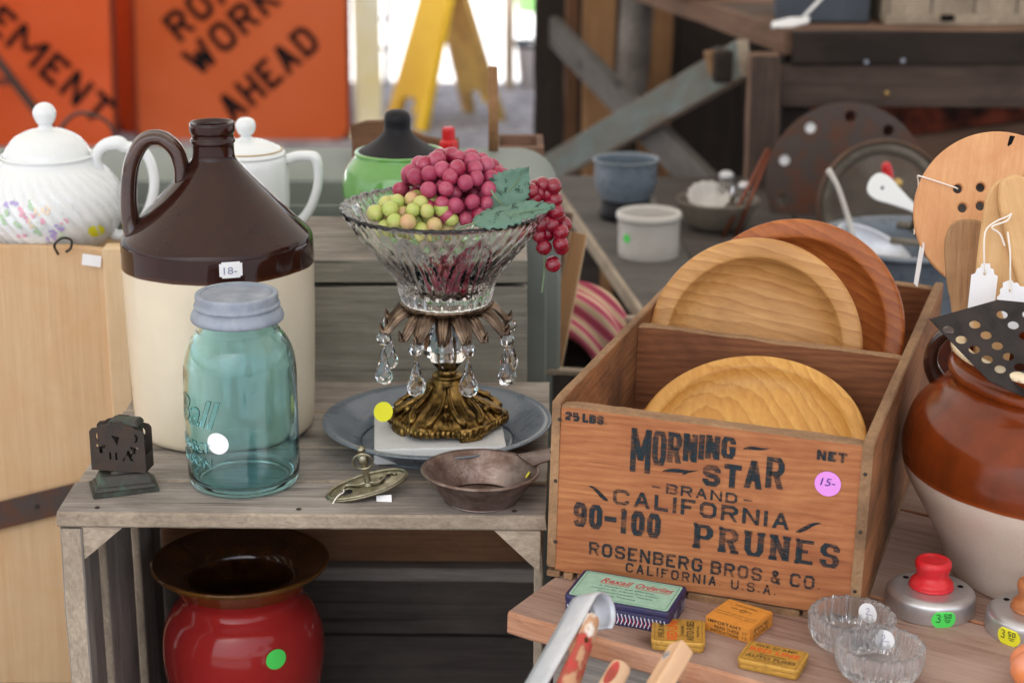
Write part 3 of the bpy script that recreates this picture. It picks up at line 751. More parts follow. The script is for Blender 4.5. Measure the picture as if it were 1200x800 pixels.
# ------------------------------------------------------------------ bronze match holder
t = thing('match_holder', 'pierced dark bronze match holder on a stepped base at the shelf corner', 'match holder', (-.3150, 1.4235, .0), (0, 0, R_(18)))
t.scale = (1.12, 1.12, 1.12)
def frust(w0, d0, w1, d1, z0, z1):
    v = [(-w0, -d0, z0), (w0, -d0, z0), (w0, d0, z0), (-w0, d0, z0), (-w1, -d1, z1), (w1, -d1, z1), (w1, d1, z1), (-w1, d1, z1)]
    return pyd(v, [(3, 2, 1, 0), (4, 5, 6, 7), (0, 1, 5, 4), (1, 2, 6, 5), (2, 3, 7, 6), (3, 0, 4, 7)])
def bevelled(me, o=.0006, seg=2):
    bm = bmesh.new(); bm.from_mesh(me); bmesh.ops.bevel(bm, geom=list(bm.edges), offset=o, segments=seg, affect='EDGES'); bm.to_mesh(me); bm.free(); return me
obj('base', bevelled(join([frust(.0235, .015, .0235, .015, 0, .0035), frust(.0218, .0132, .0205, .012, .0035, .0062), frust(.0195, .011, .0165, .0085, .0062, .0135), frust(.010, .006, .005, .004, .0135, .018)])), M['verdigris'], t)
def pierced(h=.034, w=.0205):
    out = [(-w, 0), (w, 0), (w, h*.86), (w-.002, h*.93), (w-.006, h*.95), (w-.0085, h*1.0), (.006, h*1.04), (.004, h*1.10), (-.004, h*1.10), (-.006, h*1.04), (-w+.0085, h*1.0), (-w+.006, h*.95), (-w+.002, h*.93), (-w, h*.86)]
    holes = [out]
    def moon(cx, cy, r, fl=1): return [(cx+fl*r*math.cos(a), cy+r*math.sin(a)) for a in [R_(q) for q in range(-80, 81, 20)]]+[(cx+fl*r*.45*math.cos(a), cy+r*.8*math.sin(a)) for a in [R_(q) for q in range(60, -61, -20)]]
    def trefoil(cx, cy, r): return [(cx+r*(.62+.38*math.cos(3*a))*math.cos(a+.5), cy+r*(.62+.38*math.cos(3*a))*math.sin(a+.5)) for a in [R_(q) for q in range(0, 360, 12)]]
    holes.append(moon(-.0125, .0255, .0035, -1)); holes.append(trefoil(-.0125, .0170, .0042)); holes.append([(-.004, .027), (.002, .026), (.0, .0195)])
    holes.append([(-.0065, .014), (-.005, .014), (-.005, .0085), (-.0065, .0085)]); holes.append([(-.002, .014), (-.0005, .014), (-.0005, .0085), (-.002, .0085)])
    holes.append([(.003, .008), (.0045, .008), (.0075, .0165), (.010, .015), (.012, .016), (.010, .0105), (.012, .008), (.009, .0085), (.0075, .0125), (.006, .0125)])
    holes.append(moon(.0125, .0255, .0035, 1)); holes.append(trefoil(.0125, .0170, .0035))
    return shape2d(holes, .0012)
pf_ = pierced()
RM = RZ(-27)
def rp(x, y, z): return tuple(RM @ Vector((x, y, z)))
obj('pierced_plate', pf_, M['dark_iron'], t, rp(0, -.0075, .0165), (R_(90), 0, R_(-27)))
obj('pierced_plate', pf_.copy(), M['dark_iron'], t, rp(0, .0075, .0165), (R_(90), 0, R_(-27)))
obj('tray', join([(box_mesh((.041, .016, .0012), 0), T(0, 0, .0172)), (box_mesh((.0012, .0135, .011), 0), T(.0199, 0, .023)), (box_mesh((.0012, .0135, .011), 0), T(-.0199, 0, .023))]), M['dark_iron'], t, (0, 0, 0), (0, 0, R_(-27)))
obj('striker_cap', bevelled(join([frust(.010, .006, .012, .007, .040, .0475), frust(.012, .0075, .010, .006, .0475, .0515)]), .0008), M['verdigris'], t, (.004, .0, .002), (0, 0, R_(-27)))

# ------------------------------------------------------------------ blue grey pie pan with lamp base compote
PY = 1.533
t = thing('pie_pan', 'large blue grey enamel pie pan under the white marble block', 'pan', (-.0648, PY, .0))
obj('body', lathe([(0, .0015), (.064, .0015), (.068, .0022), (.090, .0185), (.0955, .0195), (.0985, .0205), (.0992, .0213), (.0985, .0222), (.0955, .0214), (.0895, .0205), (.0665, .004), (.063, .0030), (0, .0030)], 110, 3), M['enamel_blue'], t, smooth=True)
lx, ly = -.0555, 1.531
t = thing('glass_compote', 'cut glass compote with hanging prisms on an ornate brass and marble base', 'compote', (lx, ly, .0033))
mb = bevelled(pyd([(-.056, -.056, 0), (.056, -.056, 0), (.056, .056, 0), (-.056, .056, 0), (-.055, -.055, .0135), (.055, -.055, .0135), (.055, .055, .0135), (-.055, .055, .0135)], [(3, 2, 1, 0), (4, 5, 6, 7), (0, 1, 5, 4), (1, 2, 6, 5), (2, 3, 7, 6), (3, 0, 4, 7)]), .0012)
obj('marble_base', mb, M['marble'], t, (-.008, -.003, 0), (0, 0, R_(4)))
def base_fn(r, z, th, i):
    k = max(0, min(1, (.034-z)/.026)); lobes = math.cos(6*th)
    rr = r*(1+.07*k*lobes)+.0007*k*math.sin(48*th)
    return rr, z-(.0018*k*(1-lobes) if z > .004 else 0)
obj('brass_base', lathe([(0, .0), (.038, .0), (.0475, .0005), (.0485, .002), (.0482, .006), (.0470, .0078), (.0440, .0092), (.0405, .0125), (.0340, .0165), (.0260, .0205), (.0200, .0255), (.0165, .0310), (.0140, .0360), (.0128, .0385), (.0135, .0400), (.0125, .0415), (.0090, .0425), (0, .0425)], 192, 2, fn=base_fn), M['brass'], t, (0, 0, .0185), smooth=True)
parts = []
for k in range(6):
    a = R_(60*k+30); c, s_ = math.cos(a), math.sin(a)
    for sg in (-1, 1):
        b = a+sg*.12
        pp = [(.0150, .034), (.0185, .0290), (.0260, .0225), (.0350, .0180), (.0425, .0130), (.0455, .0095)]
        pts = []
        for q, (r, z) in enumerate(pp):
            an = a+sg*(.10+.06*q*q/6.); pts.append((r*math.cos(an), r*math.sin(an), z))
        pts += [((.0430)*math.cos(a+sg*.34), .0430*math.sin(a+sg*.34), .0115), ((.039)*math.cos(a+sg*.30), .039*math.sin(a+sg*.30), .0148)]
        parts.append(tube(pts, [.0016, .0018, .002, .0022, .0026, .0028, .0026, .0018], 8, 3))
    bm = bmesh.new(); bmesh.ops.create_uvsphere(bm, u_segments=10, v_segments=8, radius=.0034); bmesh.ops.transform(bm, matrix=T(.0385*c, .0385*s_, .0160), verts=bm.verts); parts.append(me_from(bm))
    bm = bmesh.new(); bmesh.ops.create_uvsphere(bm, u_segments=8, v_segments=6, radius=.0022); bmesh.ops.transform(bm, matrix=T(.0300*c, .0300*s_, .0215), verts=bm.verts); parts.append(me_from(bm))
obj('scroll_work', join(parts), M['brass'], t, (0, 0, .0185), smooth=True)
rim = [lathe([(0, 0), (.003, 0), (.0034, .002), (.003, .0062), (0, .007)], 10, 0) for _ in range(1)][0]
obj('scalloped_edge', join([(rim, T(.0475*(1+.065*math.cos(6*a))*math.cos(a), .0475*(1+.065*math.cos(6*a))*math.sin(a), -.0006) @ Matrix.Diagonal((.72, .72, .9, 1))) for a in [2*math.pi*q/66 for q in range(66)]]), M['brass'], t, (0, 0, .0185), smooth=True)
for k in range(4):
    a = R_(90*k+45-18)
    obj('foot', join([(rim, T(.0465*math.cos(a+d), .0465*math.sin(a+d), 0)) for d in (-.16, -.08, 0, .08, .16)]), M['brass'], t, (0, 0, .0138), smooth=True)
# stem: fluted brass core with glass baluster
obj('stem', lathe([(.0078, .060), (.0078, .0625), (.0052, .064), (.0050, .105), (.0056, .107), (.0105, .110), (.0105, .1125), (.004, .114)], 48, 0, fn=lambda r, z, th, i: (r*(1+.06*math.cos(10*th)), z)), M['brass'], t, smooth=True)
gb = lathe([(.0060, .0625), (.0085, .064), (.0200, .078), (.0205, .084), (.0135, .108), (.0100, .110), (.0060, .110)], 10, 0, closed=True)
obj('glass_baluster', gb, M['crystal'], t)
# leaf cup and leaves
zc = .1155
obj('leaf_cup', lathe([(0, .110), (.012, .110), (.020, .1140), (.0325, .1180), (.0385, .1225), (.0370, .1245), (.016, .1185), (0, .117)], 96, 2, fn=lambda r, z, th, i: (r*(1+.03*math.cos(32*th)), z)), M['bronze'], t, smooth=True)
def acanthus():
    vs, fs = [], []; sp = [(.022, .1180), (.032, .1210), (.042, .1195), (.0490, .1145), (.0540, .1080), (.0580, .1045), (.0625, .1052)]
    wd = [.009, .0115, .0130, .0118, .0085, .0050, .0014]
    C_ = cr([(r, z, w_) for (r, z), w_ in zip(sp, wd)], 4); nn = 16
    for i, p in enumerate(C_):
        for k in range(nn+1):
            u_ = k/nn*2-1; rid = .0009*math.cos(u_*math.pi*4); drop = -.0050*u_*u_
            ww = p.z*(1+.05*math.sin(i*1.1)*abs(u_))
            vs.append((p.x+drop*.35, u_*ww, p.y+drop+rid))
    for i in range(len(C_)-1):
        for k in range(nn): a = i*(nn+1)+k; fs.append((a, a+1, a+nn+2, a+nn+1))
    bm = bmesh.new(); bm.from_mesh(pyd(vs, fs)); bmesh.ops.solidify(bm, geom=list(bm.faces), thickness=.0012); return me_from(bm)
lf = acanthus(); lf.transform(Matrix.Diagonal((1, .58, 1, 1)))
LA = [20+45*k for k in range(8)]
for k in range(16): q_ = obj('metal_leaf', lf, M['bronze'], t, (0, 0, 0), (0, 0, R_(20+22.5*k)), smooth=True); q_.scale = (.95, 1, 1) if k % 2 == 0 else (.84, .9, .98)
# cut glass bowl
def bowl_fn(r, z, th, i):
    zz = (z-.126)/.080
    if i >= NB: return r, z
    d = 0
    if .12 < zz < .93:
        n = 8; p = (th*n/(2*math.pi)) % 1; x = (p-.5)*2; arch = .86-.62*x*x
        if zz < arch: d += .0010*math.sin((x/(max(.12, arch-zz+.18)))*9)*(1 if zz < arch-.05 else .2)
        else: d += .0016*abs(math.sin(th*20+zz*11))*abs(math.sin(th*20-zz*11))
        if abs(zz-arch) < .05: d += .0012
        if abs(zz-.5) < .16 and abs(x) < .33: d += .0016*(1-(((zz-.5)/.16)**2+(x/.33)**2))
    elif zz >= .93: d += .0008*math.cos(th*72)
    else: d += .0013*math.cos(24*th)
    zo = .0016*abs(math.sin(th*18)) if zz > .97 else 0
    return r-d*.95, z+zo
outp = [(v.x, v.y) for v in cr([(.0, .1235, 0), (.033, .1235, 0), (.0365, .126, 0), (.0395, .135, 0), (.0435, .146, 0), (.0545, .161, 0), (.0675, .176, 0), (.0795, .191, 0), (.0880, .206, 0)], 6)]
NB = len(outp)
inp = [(v.x, v.y) for v in cr([(.0845, .2065, 0), (.0750, .1895, 0), (.0630, .1745, 0), (.0500, .161, 0), (.0385, .1480, 0), (.032, .1385, 0), (.020, .134, 0), (0, .133, 0)], 4)]
obj('glass_bowl', lathe(outp+inp, 288, 0, fn=bowl_fn), M['clear_glass'], t, smooth=True)
# prisms
def teardrop(L=.034, w=.0086, n=8):
    vs = [(0, 0, 0)]; fs = []; rows = [(.25, -.12), (.55, -.42), (.92, -.66), (1, -.78), (.72, -.92)]
    for q, (r, z) in enumerate(rows):
        for k in range(n): a = 2*math.pi*(k+.5*(q % 2))/n; vs.append((w*r*math.cos(a), w*r*.55*math.sin(a), z*L))
    vs.append((0, 0, -L)); e = len(vs)-1
    for k in range(n): fs.append((0, 1+k, 1+(k+1) % n))
    for q in range(len(rows)-1):
        a = 1+q*n; b = a+n; o = 1 if q % 2 else 0
        for k in range(n):
            if q % 2 == 0: fs += [(a+k, b+k, a+(k+1) % n), (a+(k+1) % n, b+k, b+(k+1) % n)]
            else: fs += [(a+k, b+(k+1) % n, a+(k+1) % n), (a+k, b+k, b+(k+1) % n)]
    a = 1+(len(rows)-1)*n
    for k in range(n): fs.append((a+k, e, a+(k+1) % n))
    return fixn(pyd(vs, fs))
def octa(r=.0066):
    bm = bmesh.new(); bmesh.ops.create_uvsphere(bm, u_segments=8, v_segments=4, radius=r); me = me_from(bm); me.transform(Matrix.Diagonal((1, .55, 1, 1))); return me
DROP, BEAD, WIRE = teardrop(), octa(), tube([(0, 0, 0), (0, 0, -.006)], .0004, 6)
for n_, a in enumerate(LA):
    if n_ in (1, 2): continue
    r0 = .0565; x, y = r0*math.cos(R_(a)), r0*math.sin(R_(a))
    zz = .1055
    p = obj('prism_bead', BEAD, M['crystal'], t, (x, y, zz-.008), (0, 0, rnd.uniform(-.6, .6)))
    obj('wire', WIRE, M['gold'], p, (0, 0, .008))
    obj('wire', WIRE, M['gold'], p, (0, 0, -.0045))
    obj('drop', DROP, M['crystal'], p, (0, 0, -.0075), (0, 0, rnd.uniform(-.5, .5)))
obj('price_sticker', disc_grid(.0085), M['paper_yellow'], t, (-.0535, -.028, .035), (R_(66), 0, R_(-15)))

# ------------------------------------------------------------------ grapes, leaves
def sphere(r, seg=20, st=1.0):
    bm = bmesh.new(); bmesh.ops.create_uvsphere(bm, u_segments=seg, v_segments=seg//2+2, radius=r); me = me_from(bm)
    me.transform(Matrix.Diagonal((1, 1, st, 1))); return me
def bunch(name, label, cat, center, rad, n, r, mats, seed, lo=-1.0, keep=None, group=None):
    t = thing(name, label, cat, center, group=group); R = random.Random(seed); P = []
    tries = 0
    while len(P) < n and tries < 60000:
        tries += 1
        a = R.uniform(0, 2*math.pi); u_ = R.uniform(lo, 1); q = R.choice((1, 1, 1, .72, .45)); s_ = math.sqrt(1-u_*u_)
        p = Vector((rad[0]*q*s_*math.cos(a), rad[1]*q*s_*math.sin(a), rad[2]*q*u_))
        if all((p-o).length > r*1.62 for o in P) and (keep is None or keep(p)): P.append(p)
    meshes = [sphere(r, 22, 1.08) for m in mats]
    for p in P:
        k = R.randrange(len(mats)); o = obj('grape', meshes[k], mats[k], t, p, (R.uniform(0, 3), R.uniform(0, 3), 0), smooth=True); s_ = R.uniform(.88, 1.1); o.scale = (s_, s_, s_)
    return t
RG = bunch('grape_bunch', 'heap of deep pink red artificial grapes in the glass bowl', 'grapes', (-.0480, 1.533, .2180), (.046, .042, .034), 150, .0067, [M['red_grape'], M['red_grape'], M['pink_grape']], 3, -.35,
      keep=lambda p: not (p.x < -.022 and p.y < -.004 and p.z < .016) and (p.z > -.012 or p.length < .040))
GG = bunch('grape_bunch', 'smaller bunch of pale green grapes at the left of the glass bowl', 'grapes', (-.0800, 1.5020, .2080), (.034, .024, .014), 46, .0066, [M['green_grape'], M['green_grape'], M['blush_grape']], 5, -.6)
bunch('grape_bunch', 'dark red small grapes pressed in the bottom of the glass bowl', 'grapes', (-.0480, 1.526, .154), (.024, .026, .013), 34, .0055, [M['cherry'], M['red_grape']], 8, -1)
t = thing('grape_bunch', 'string of small glossy cherry red grapes hanging over the bowl rim', 'grapes', (.02, 1.515, .205))
CH = [(915, 245), (925, 275), (970, 225), (1020, 228), (990, 268), (1025, 290), (1003, 318), (1032, 340), (985, 390), (1040, 366), (1070, 410), (955, 450), (992, 448), (1055, 430), (975, 500), (1053, 482), (1058, 510), (1018, 580), (950, 262), (1005, 345), (960, 395), (1010, 400), (940, 240)]
cm = sphere(.0068, 22, 1.04)
for q, (a, b) in enumerate(CH):
    x = (a/4+400-632)*.00071; z = (b/4+170-245)*-.00074
    obj('grape', cm, M['cherry'], t, (x-.002, rnd.uniform(-.006, .006), z+.012), (rnd.uniform(0, 3), 0, 0), smooth=True)
obj('stem', tube([(-.012, 0, .005), (.0, 0, .0), (.006, -.002, -.02), (.007, -.002, -.045), (.005, 0, -.065)], .0009, 6, 4), M['stem'], t)
def leaf_mesh(L, W, n=11, serr=.12, droop=.25, fold=.25, seed=1):
    vs, fs = [], []; m = 8
    for i in range(n*2+1):
        t_ = i/(n*2); w_ = W*math.sin(math.pi*min(1, t_*.97+.03)**.8)*(1+(serr if i % 2 else -serr*.4))
        for k in range(-m//2, m//2+1):
            u_ = k/(m//2); x = L*t_; y = u_*w_; z = -droop*L*t_*t_+fold*abs(y)-.9*y*y/W*fold+.0009*math.cos(t_*34-abs(u_)*7)+.0016*math.sin(t_*7+u_*2.2)
            vs.append((x+abs(u_)*serr*.4*L/n, y, z))
    for i in range(n*2):
        for k in range(m): a = i*(m+1)+k; fs.append((a, a+1, a+m+2, a+m+1))
    bm = bmesh.new(); bm.from_mesh(pyd(vs, fs)); bmesh.ops.solidify(bm, geom=list(bm.faces), thickness=.0005); return me_from(bm)
def place_leaf(lab, loc, rot, L, W, dr=.25):
    t = thing('grape_leaf', lab, 'leaf', loc, rot)
    obj('blade', leaf_mesh(L, W, droop=dr), M['leaf'], t, smooth=True)
    obj('stalk', tube([(-.016, 0, -.001), (-.006, 0, .0006), (L*.5, 0, .0004-dr*L*.25), (L*.9, 0, -dr*L*.81)], [.0010, .0009, .0006, .0003], 6, 3), M['stem'], t)
place_leaf('large grey green fabric leaf lying across the front rim of the bowl', (-.030, 1.456, .2125), (R_(14), R_(-13), R_(10)), .066, .0190, .06)
place_leaf('upright mottled green leaf behind the red grapes', (-.016, 1.500, .2130), (R_(75), R_(-50), R_(8)), .046, .0175, .15)
place_leaf('small curled green leaf tucked under the grapes at right', (-.016, 1.505, .207), (R_(40), R_(-35), R_(60)), .028, .010, .3)
t = thing('vine_tendril', 'thin curling green tendril between the leaf and grapes', 'tendril', (-.013, 1.492, .214))
obj('stem', tube([(-.004, 0, .018), (.0, -.003, .012), (.006, 0, .004), (.006, .002, -.004), (.001, .002, -.008), (-.006, 0, -.006)], .0009, 6, 5), M['stem'], t)

# ------------------------------------------------------------------ small tin pan
t = thing('tin_skillet', 'small brown hammered tin pan with a pierced tab handle by the crate', 'pan', (-.0250, 1.400, .0003))
t.scale = (1, 1, .90)
obj('body', lathe([(0, .0008), (.027, .0008), (.030, .002), (.0445, .0255), (.0470, .0268), (.0478, .0276), (.0470, .0284), (.0440, .0272), (.0290, .0032), (.026, .0020), (0, .0020)], 90, 3, fn=lambda r, z, th, i: (r, z-.0012*math.cos(th-.4)*(r/.047))), M['old_tin'], t, smooth=True)
tab = shape2d([[(.040, -.014), (.050, -.0125), (.060, -.011), (.070, -.010), (.074, -.006), (.075, 0), (.074, .006), (.070, .010), (.060, .011), (.050, .0125), (.040, .014)], circ(.067, 0, .0035, 14, .005)], .0014, .0003)
obj('tab_handle', tab, M['old_tin'], t, (0, 0, .0268), (0, R_(-3), R_(28)))
obj('price_sticker', disc_grid(.0032), M['paper_yellow'], t, (.0375, .006, .0205), (0, R_(-56), 0))

# ------------------------------------------------------------------ ring pull hardware
t = thing('drawer_pull', 'antique nickel ring pull on an oval backplate lying on the shelf', 'drawer pull', (-.1165, 1.4105, .0075), (R_(6), R_(-13), R_(14)))
bp = shape2d([circ(0, 0, .034, 40, .0175), circ(-.017, -.002, .005, 14, .006), circ(.016, .003, .005, 14, .0045)], .0022, .0006)
obj('backplate', bp, M['nickel'], t)
obj('scroll_rim', tube([(.0325*math.cos(a), .0162*math.sin(a), .0016) for a in [2*math.pi*q/48 for q in range(48)]], .0012, 8, closed=True), M['nickel'], t, smooth=True)
obj('scroll', tube([(-.024, -.004, .0018), (-.016, .007, .002), (-.008, .002, .0026), (0, 0, .003), (.010, -.004, .0026), (.019, .006, .002), (.025, .002, .0018)], .0013, 8, 5), M['nickel'], t, smooth=True)
pl = obj('post', lathe([(0, -.001), (.0036, -.001), (.0036, .002), (.0028, .003), (.0028, .020), (.0045, .022), (.0048, .026), (.0040, .0285), (.0026, .030), (.0034, .0325), (.0030, .0350), (0, .0358)], 24, 2), M['nickel'], t, (.001, 0, 0), (0, R_(3), 0), smooth=True)
obj('ring', tube([(.0078*math.cos(a), 0, .0078*math.sin(a)) for a in [2*math.pi*q/40 for q in range(40)]], .0010, 8, closed=True), M['nickel'], t, (.0012, -.0042, .0245), (R_(12), 0, R_(-16)), smooth=True)
obj('price_tag', shape2d([[(0, 0), (.012, -.002), (.011, -.012), (-.001, -.009)]], .0003), M['paper_white'], t, (.004, -.013, -.004), (R_(35), 0, R_(-10)))
obj('tag_string', tube([(-.040, -.014, -.004), (-.033, -.013, -.001), (-.026, -.008, .003), (-.020, -.004, .003), (-.019, .002, .002)], .0006, 6, 4), M['string'], t)

# ------------------------------------------------------------------ red vase inside the crate
t = thing('ceramic_vase', 'glossy red vase with a flared dark brown rim inside the grey crate', 'vase', (-.2435, 1.55, -.3188))
H0 = .0
vp = [(0, .003), (.036, .003), (.041, .0), (.046, .006), (.055, .032), (.066, .068), (.0720, .102), (.0726, .122), (.0705, .139), (.064, .1530), (.0570, .1605), (.0535, .1650), (.0525, .1690), (.0550, .1745), (.064, .1845), (.0760, .1955), (.0790, .1990), (.0788, .2015), (.0765, .2020), (.068, .1985), (.055, .1925), (.0475, .1875), (.0445, .1815), (.0450, .172), (.048, .160), (.058, .145), (.066, .115), (.060, .06), (.035, .012), (0, .010)]
def vf(r, z, th, i):
    if .176 < z < .2005 and r > .05: return r+.0007*math.cos(th*80)*.6, z+.00045*math.cos(th*80)
    return r, z
k_ = 17
obj('body', lathe(vp[:k_+2], 240, 4, fn=vf, cap=False), M['vase_red'], t, smooth=True)
obj('inner_glaze', lathe([(.0788, .2013)]+vp[k_+1:], 240, 4, fn=vf, cap=False), M['vase_inner'], t, smooth=True)
f = on_cyl(.0729, R_(-90+31), .134)
obj('price_sticker', remap(disc_grid(.0095), f), M['paper_green'], t)

# ------------------------------------------------------------------ right hand plank on a second grey crate (both lean 1.6 degrees to the right)
PF = T(.0269, 1.3403, -.04) @ RZ(-18.43) @ RY(1.57)      # frame: x along the prune crate's front, y away, z up
def at(a, b, c=0, yaw=0): return PF @ T(a, b, c) @ RZ(yaw)
EDGE = at(-.0079, -.0734, 0, -11.4)
t = thing('wooden_plank', 'thick brown worn plank top carrying the prune crate and the tins', 'plank', mat=EDGE)
board('plank', t, M['plank_wood'], (.36, .088, -.009), (.72, .176, .018), edge=M['plank_edge'], nx=40, wob=.0016, bev=.0022)
board('plank', t, M['plank_wood'], (.365, .268, -.0092), (.71, .178, .0176), edge=M['plank_edge'], nx=40, wob=.0012)
board('plank', t, M['plank_wood'], (.37, .448, -.0091), (.70, .176, .018), edge=M['plank_edge'], nx=30)
t = thing('wooden_crate', 'grey striped crate under the brown plank in the foreground', 'crate', mat=EDGE @ T(.028, .022, -.0188))
for k in range(4): board('front_slat', t, M['grey_wood'], (.34, .008, -.036-.068*k), (.68, .064, .012), rot=(R_(90), 0, 0), edge=M['grey_end'], nx=24)
for k in range(4): board('back_slat', t, M['grey_wood'], (.34, .46, -.036-.068*k), (.68, .064, .012), rot=(R_(90), 0, 0))
for x in (.008, .672): board('end_panel', t, M['grey_wood'], (x, .236, -.138), (.262, .43, .014), rot=(0, R_(90), 0))

# ------------------------------------------------------------------ the prune crate
CW, CL, CH_ = .2413, .4598, .1456
t = thing('prune_crate', 'brown wooden prune crate with dark blue stencilled lettering holding wooden plates', 'crate', mat=PF)
board('front_panel', t, M['crate_face'], (CW/2, .0075, .0735), (CW-.0125, .1365, .013), rot=(R_(90), 0, 0), edge=M['crate_edge'], nx=30, wob=.0008)
board('side_panel', t, M['crate_side'], (.0035, CL/2, .076), (CL, .138, .0068), rot=(R_(90), 0, R_(90)), edge=M['crate_edge'], nx=36, wob=.0012)
board('side_panel', t, M['crate_side'], (CW-.0042, CL/2, .076), (CL, .139, .0082), rot=(R_(90), 0, R_(90)), edge=M['crate_edge'], nx=36, wob=.0012)
board('back_panel', t, M['crate_in'], (CW/2, CL-.0075, .0735), (CW-.0155, .1365, .013), rot=(R_(90), 0, 0), edge=M['crate_edge'])
board('divider', t, M['crate_in'], (CW/2, CL*.4924+.005, .0738), (CW-.0155, .133, .011), rot=(R_(90), 0, 0), edge=M['crate_edge'], nx=24, wob=.0012)
for k, (x0, x1) in enumerate(((.0, .0105), (.0135, .021), (.024, .109), (.112, .198), (.200, CW))):
    board('bottom_slat', t, M['crate_edge'], ((x0+x1)/2, CL/2, .0026), (CL, x1-x0, .0050), rot=(0, 0, R_(90)), nx=12, bev=.0008)
ink = []
def put(me, z=0.0):
    obj('stencil_lettering', me, M['black_ink'], t, (0, .0009-.0004, 0), (R_(90), 0, 0))
# lettering, in metres across and up the front panel
hts = [(-.12, 1.12)]+[(0.12, .88)]*6
put(stencil('MORNING', .0620, .1412, .1040, .1325, t=.15, ty=.12, gap=.14, heights=[(-.27, 1.22), (.01, .95), (.14, .84), (.23, .77), (.34, .68), (.39, .65), (.46, .60)]))
put(stencil('STAR', .1178, .1782, .0940, .1180, t=.19, ty=.17, gap=.26, heights=[(-.02, .70), (.02, .78), (.10, .92), (.20, 1.02)]))
put(stencil('BRAND', .0906, .1448, .0826, .0908, t=.22, gap=.34))
put(stencil('-', .0798, .0865, .0826, .0908, t=.14)); put(stencil('-', .1495, .1562, .0826, .0908, t=.14))
put(stencil('CALIFORNIA', .0500, .1846, .0680, .0806, t=.22, ty=.21, gap=.34))
put(stencil('90-100', .0195, .0880, .0452, .0652, t=.21, gap=.30))
put(stencil('PRUNES', .1140, .2232, .0432, .0622, t=.25, ty=.15, gap=.50, serif=.66))
put(stencil('ROSENBERG BROS.& CO.', .0328, .2108, .0236, .0345, t=.19, gap=.34, spc=.7))
put(stencil('CALIFORNIA. U.S.A.', .0625, .1785, .0140, .0218, t=.19, gap=.50, spc=1.1))
put(stencil('25 LBS.', .0100, .0430, .1300, .1370, t=.30, gap=.20, spc=.5))
put(stencil('NET', .2008, .2226, .1260, .1336, t=.30, gap=.28))
def swash(x0, y0, x1, y1, w, flip=1):
    n = 14; top, bot = [], []
    for i in range(n+1):
        q = i/n; x = x0+(x1-x0)*q; y = y0+(y1-y0)*q+flip*w*1.2*math.sin(math.pi*q)*(q-.4); hw = w*math.sin(math.pi*q**.7)
        top.append((x, y+hw*.6)); bot.append((x, y-hw*.4))
    return shape2d([top+bot[::-1][1:-1]], .00002)
put(swash(.1463, .1262, .1668, .1300, .0026, -1)); put(swash(.0865, .0995, .1150, .1050, .0030, -1)); put(swash(.1020, .1000, .1100, .1028, .0016, 1))
put(swash(.0465, .0700, .0300, .0795, .0042, 1)); put(swash(.1893, .0675, .2085, .0770, .0040, 1))
st = obj('price_sticker', disc_grid(.0096), M['paper_pink'], t, (.2103, .0001, .1086), (R_(90), 0, 0))
obj('price_writing', fit_font('15-', -.0055, .0055, -.0015, .0062, depth=.00003, shear=.2), M['pen_violet'], st, (0, 0, .0003))
for x, z in ((.006, .13), (.006, .03), (.2365, .12), (.2365, .028), (.2368, .075), (.0045, .08)):
    obj('nail', lathe([(0, .0006), (.0012, .0005), (.0016, 0)], 8), M['dark_iron'], t, (x, -.0002, z), (R_(90), 0, 0))
obj('knot', lathe([(0, .0006), (.006, .0005), (.008, -.0004)], 18, 0, fn=lambda r, z, th, i: (r*(1+.25*math.sin(2*th)), z)), M['dark_wood'], t, (.0068, .115, .075), (0, R_(90), 0))

def plate(label, mat, c, Rr, tilt, yaw=0, rimw=.018, rot=0):
    t = thing('wooden_plate', label, 'plate', mat=PF @ T(*c) @ RZ(yaw) @ RX(tilt) @ RZ(rot), group='wooden plates in the prune crate')
    w = rimw
    pr = [(0, -.006), (Rr*.55, -.006), (Rr*.80, .002), (Rr*.96, .0115), (Rr, .0150), (Rr*1.0, .0175), (Rr-.002, .0192), (Rr-w*.5, .0196), (Rr-w+.001, .0188), (Rr-w-.0010, .0172), (Rr-w-.005, .0110), (Rr-w-.012, .0055), (Rr-w-.026, .0018), (Rr*.3, .0002), (0, .0)]
    obj('body', lathe(pr, 110, 3), mat, t, (0, 0, 0), smooth=True)
    return t
plate('round turned plate with wavy pale grain, front one in the rear half of the crate', M['plate_a'], (.1005, .285, .1165), .094, 75, 0, .0165)
plate('darker reddish wooden plate standing behind the pale one in the crate', M['plate_b'], (.1275, .325, .1235), .097, 72, 0, .016)
plate('honey coloured wooden bowl tilted in the front half of the prune crate', M['plate_c'], (.1280, .136, .071), .093, 30, 0, .012)
plate('dark wooden plate just showing below the honey bowl in the crate', M['plate_d'], (.0930, .128, .042), .087, 28, 0, .013)

# ------------------------------------------------------------------ tins on the plank
def rbox(w, d, h, r, lid=.55, bev=.0008):
    """rounded tin: lower box, seam and slightly larger lid"""
    a = shape2d([rrect(-w/2+.0004, w/2-.0004, -d/2+.0004, d/2-.0004, r, 5)], h*lid, .0006); a.transform(T(0, 0, h*lid/2))
    b = shape2d([rrect(-w/2, w/2, -d/2, d/2, r, 5)], h*(1-lid), bev); b.transform(T(0, 0, h*lid+h*(1-lid)/2))
    return a, b
M['tin_green'] = plain('tin_green', '#9cc2ae', .4, spec=.5, col2='#8db59f', vs=120)
M['tin_navy'] = plain('tin_navy', '#232550', .4, col2='#3a3144', vs=180, mottle=(.5, .7))
M['tin_white'] = plain('tin_white', '#c9c6d0', .45); M['tin_red'] = plain('tin_red', '#b8293a', .45)
M['tin_yellow'] = plain('tin_yellow', '#c0933f', .4, metal=.25, col2='#8f6c30', vs=170, mottle=(.52, .75), bumpk=.1)
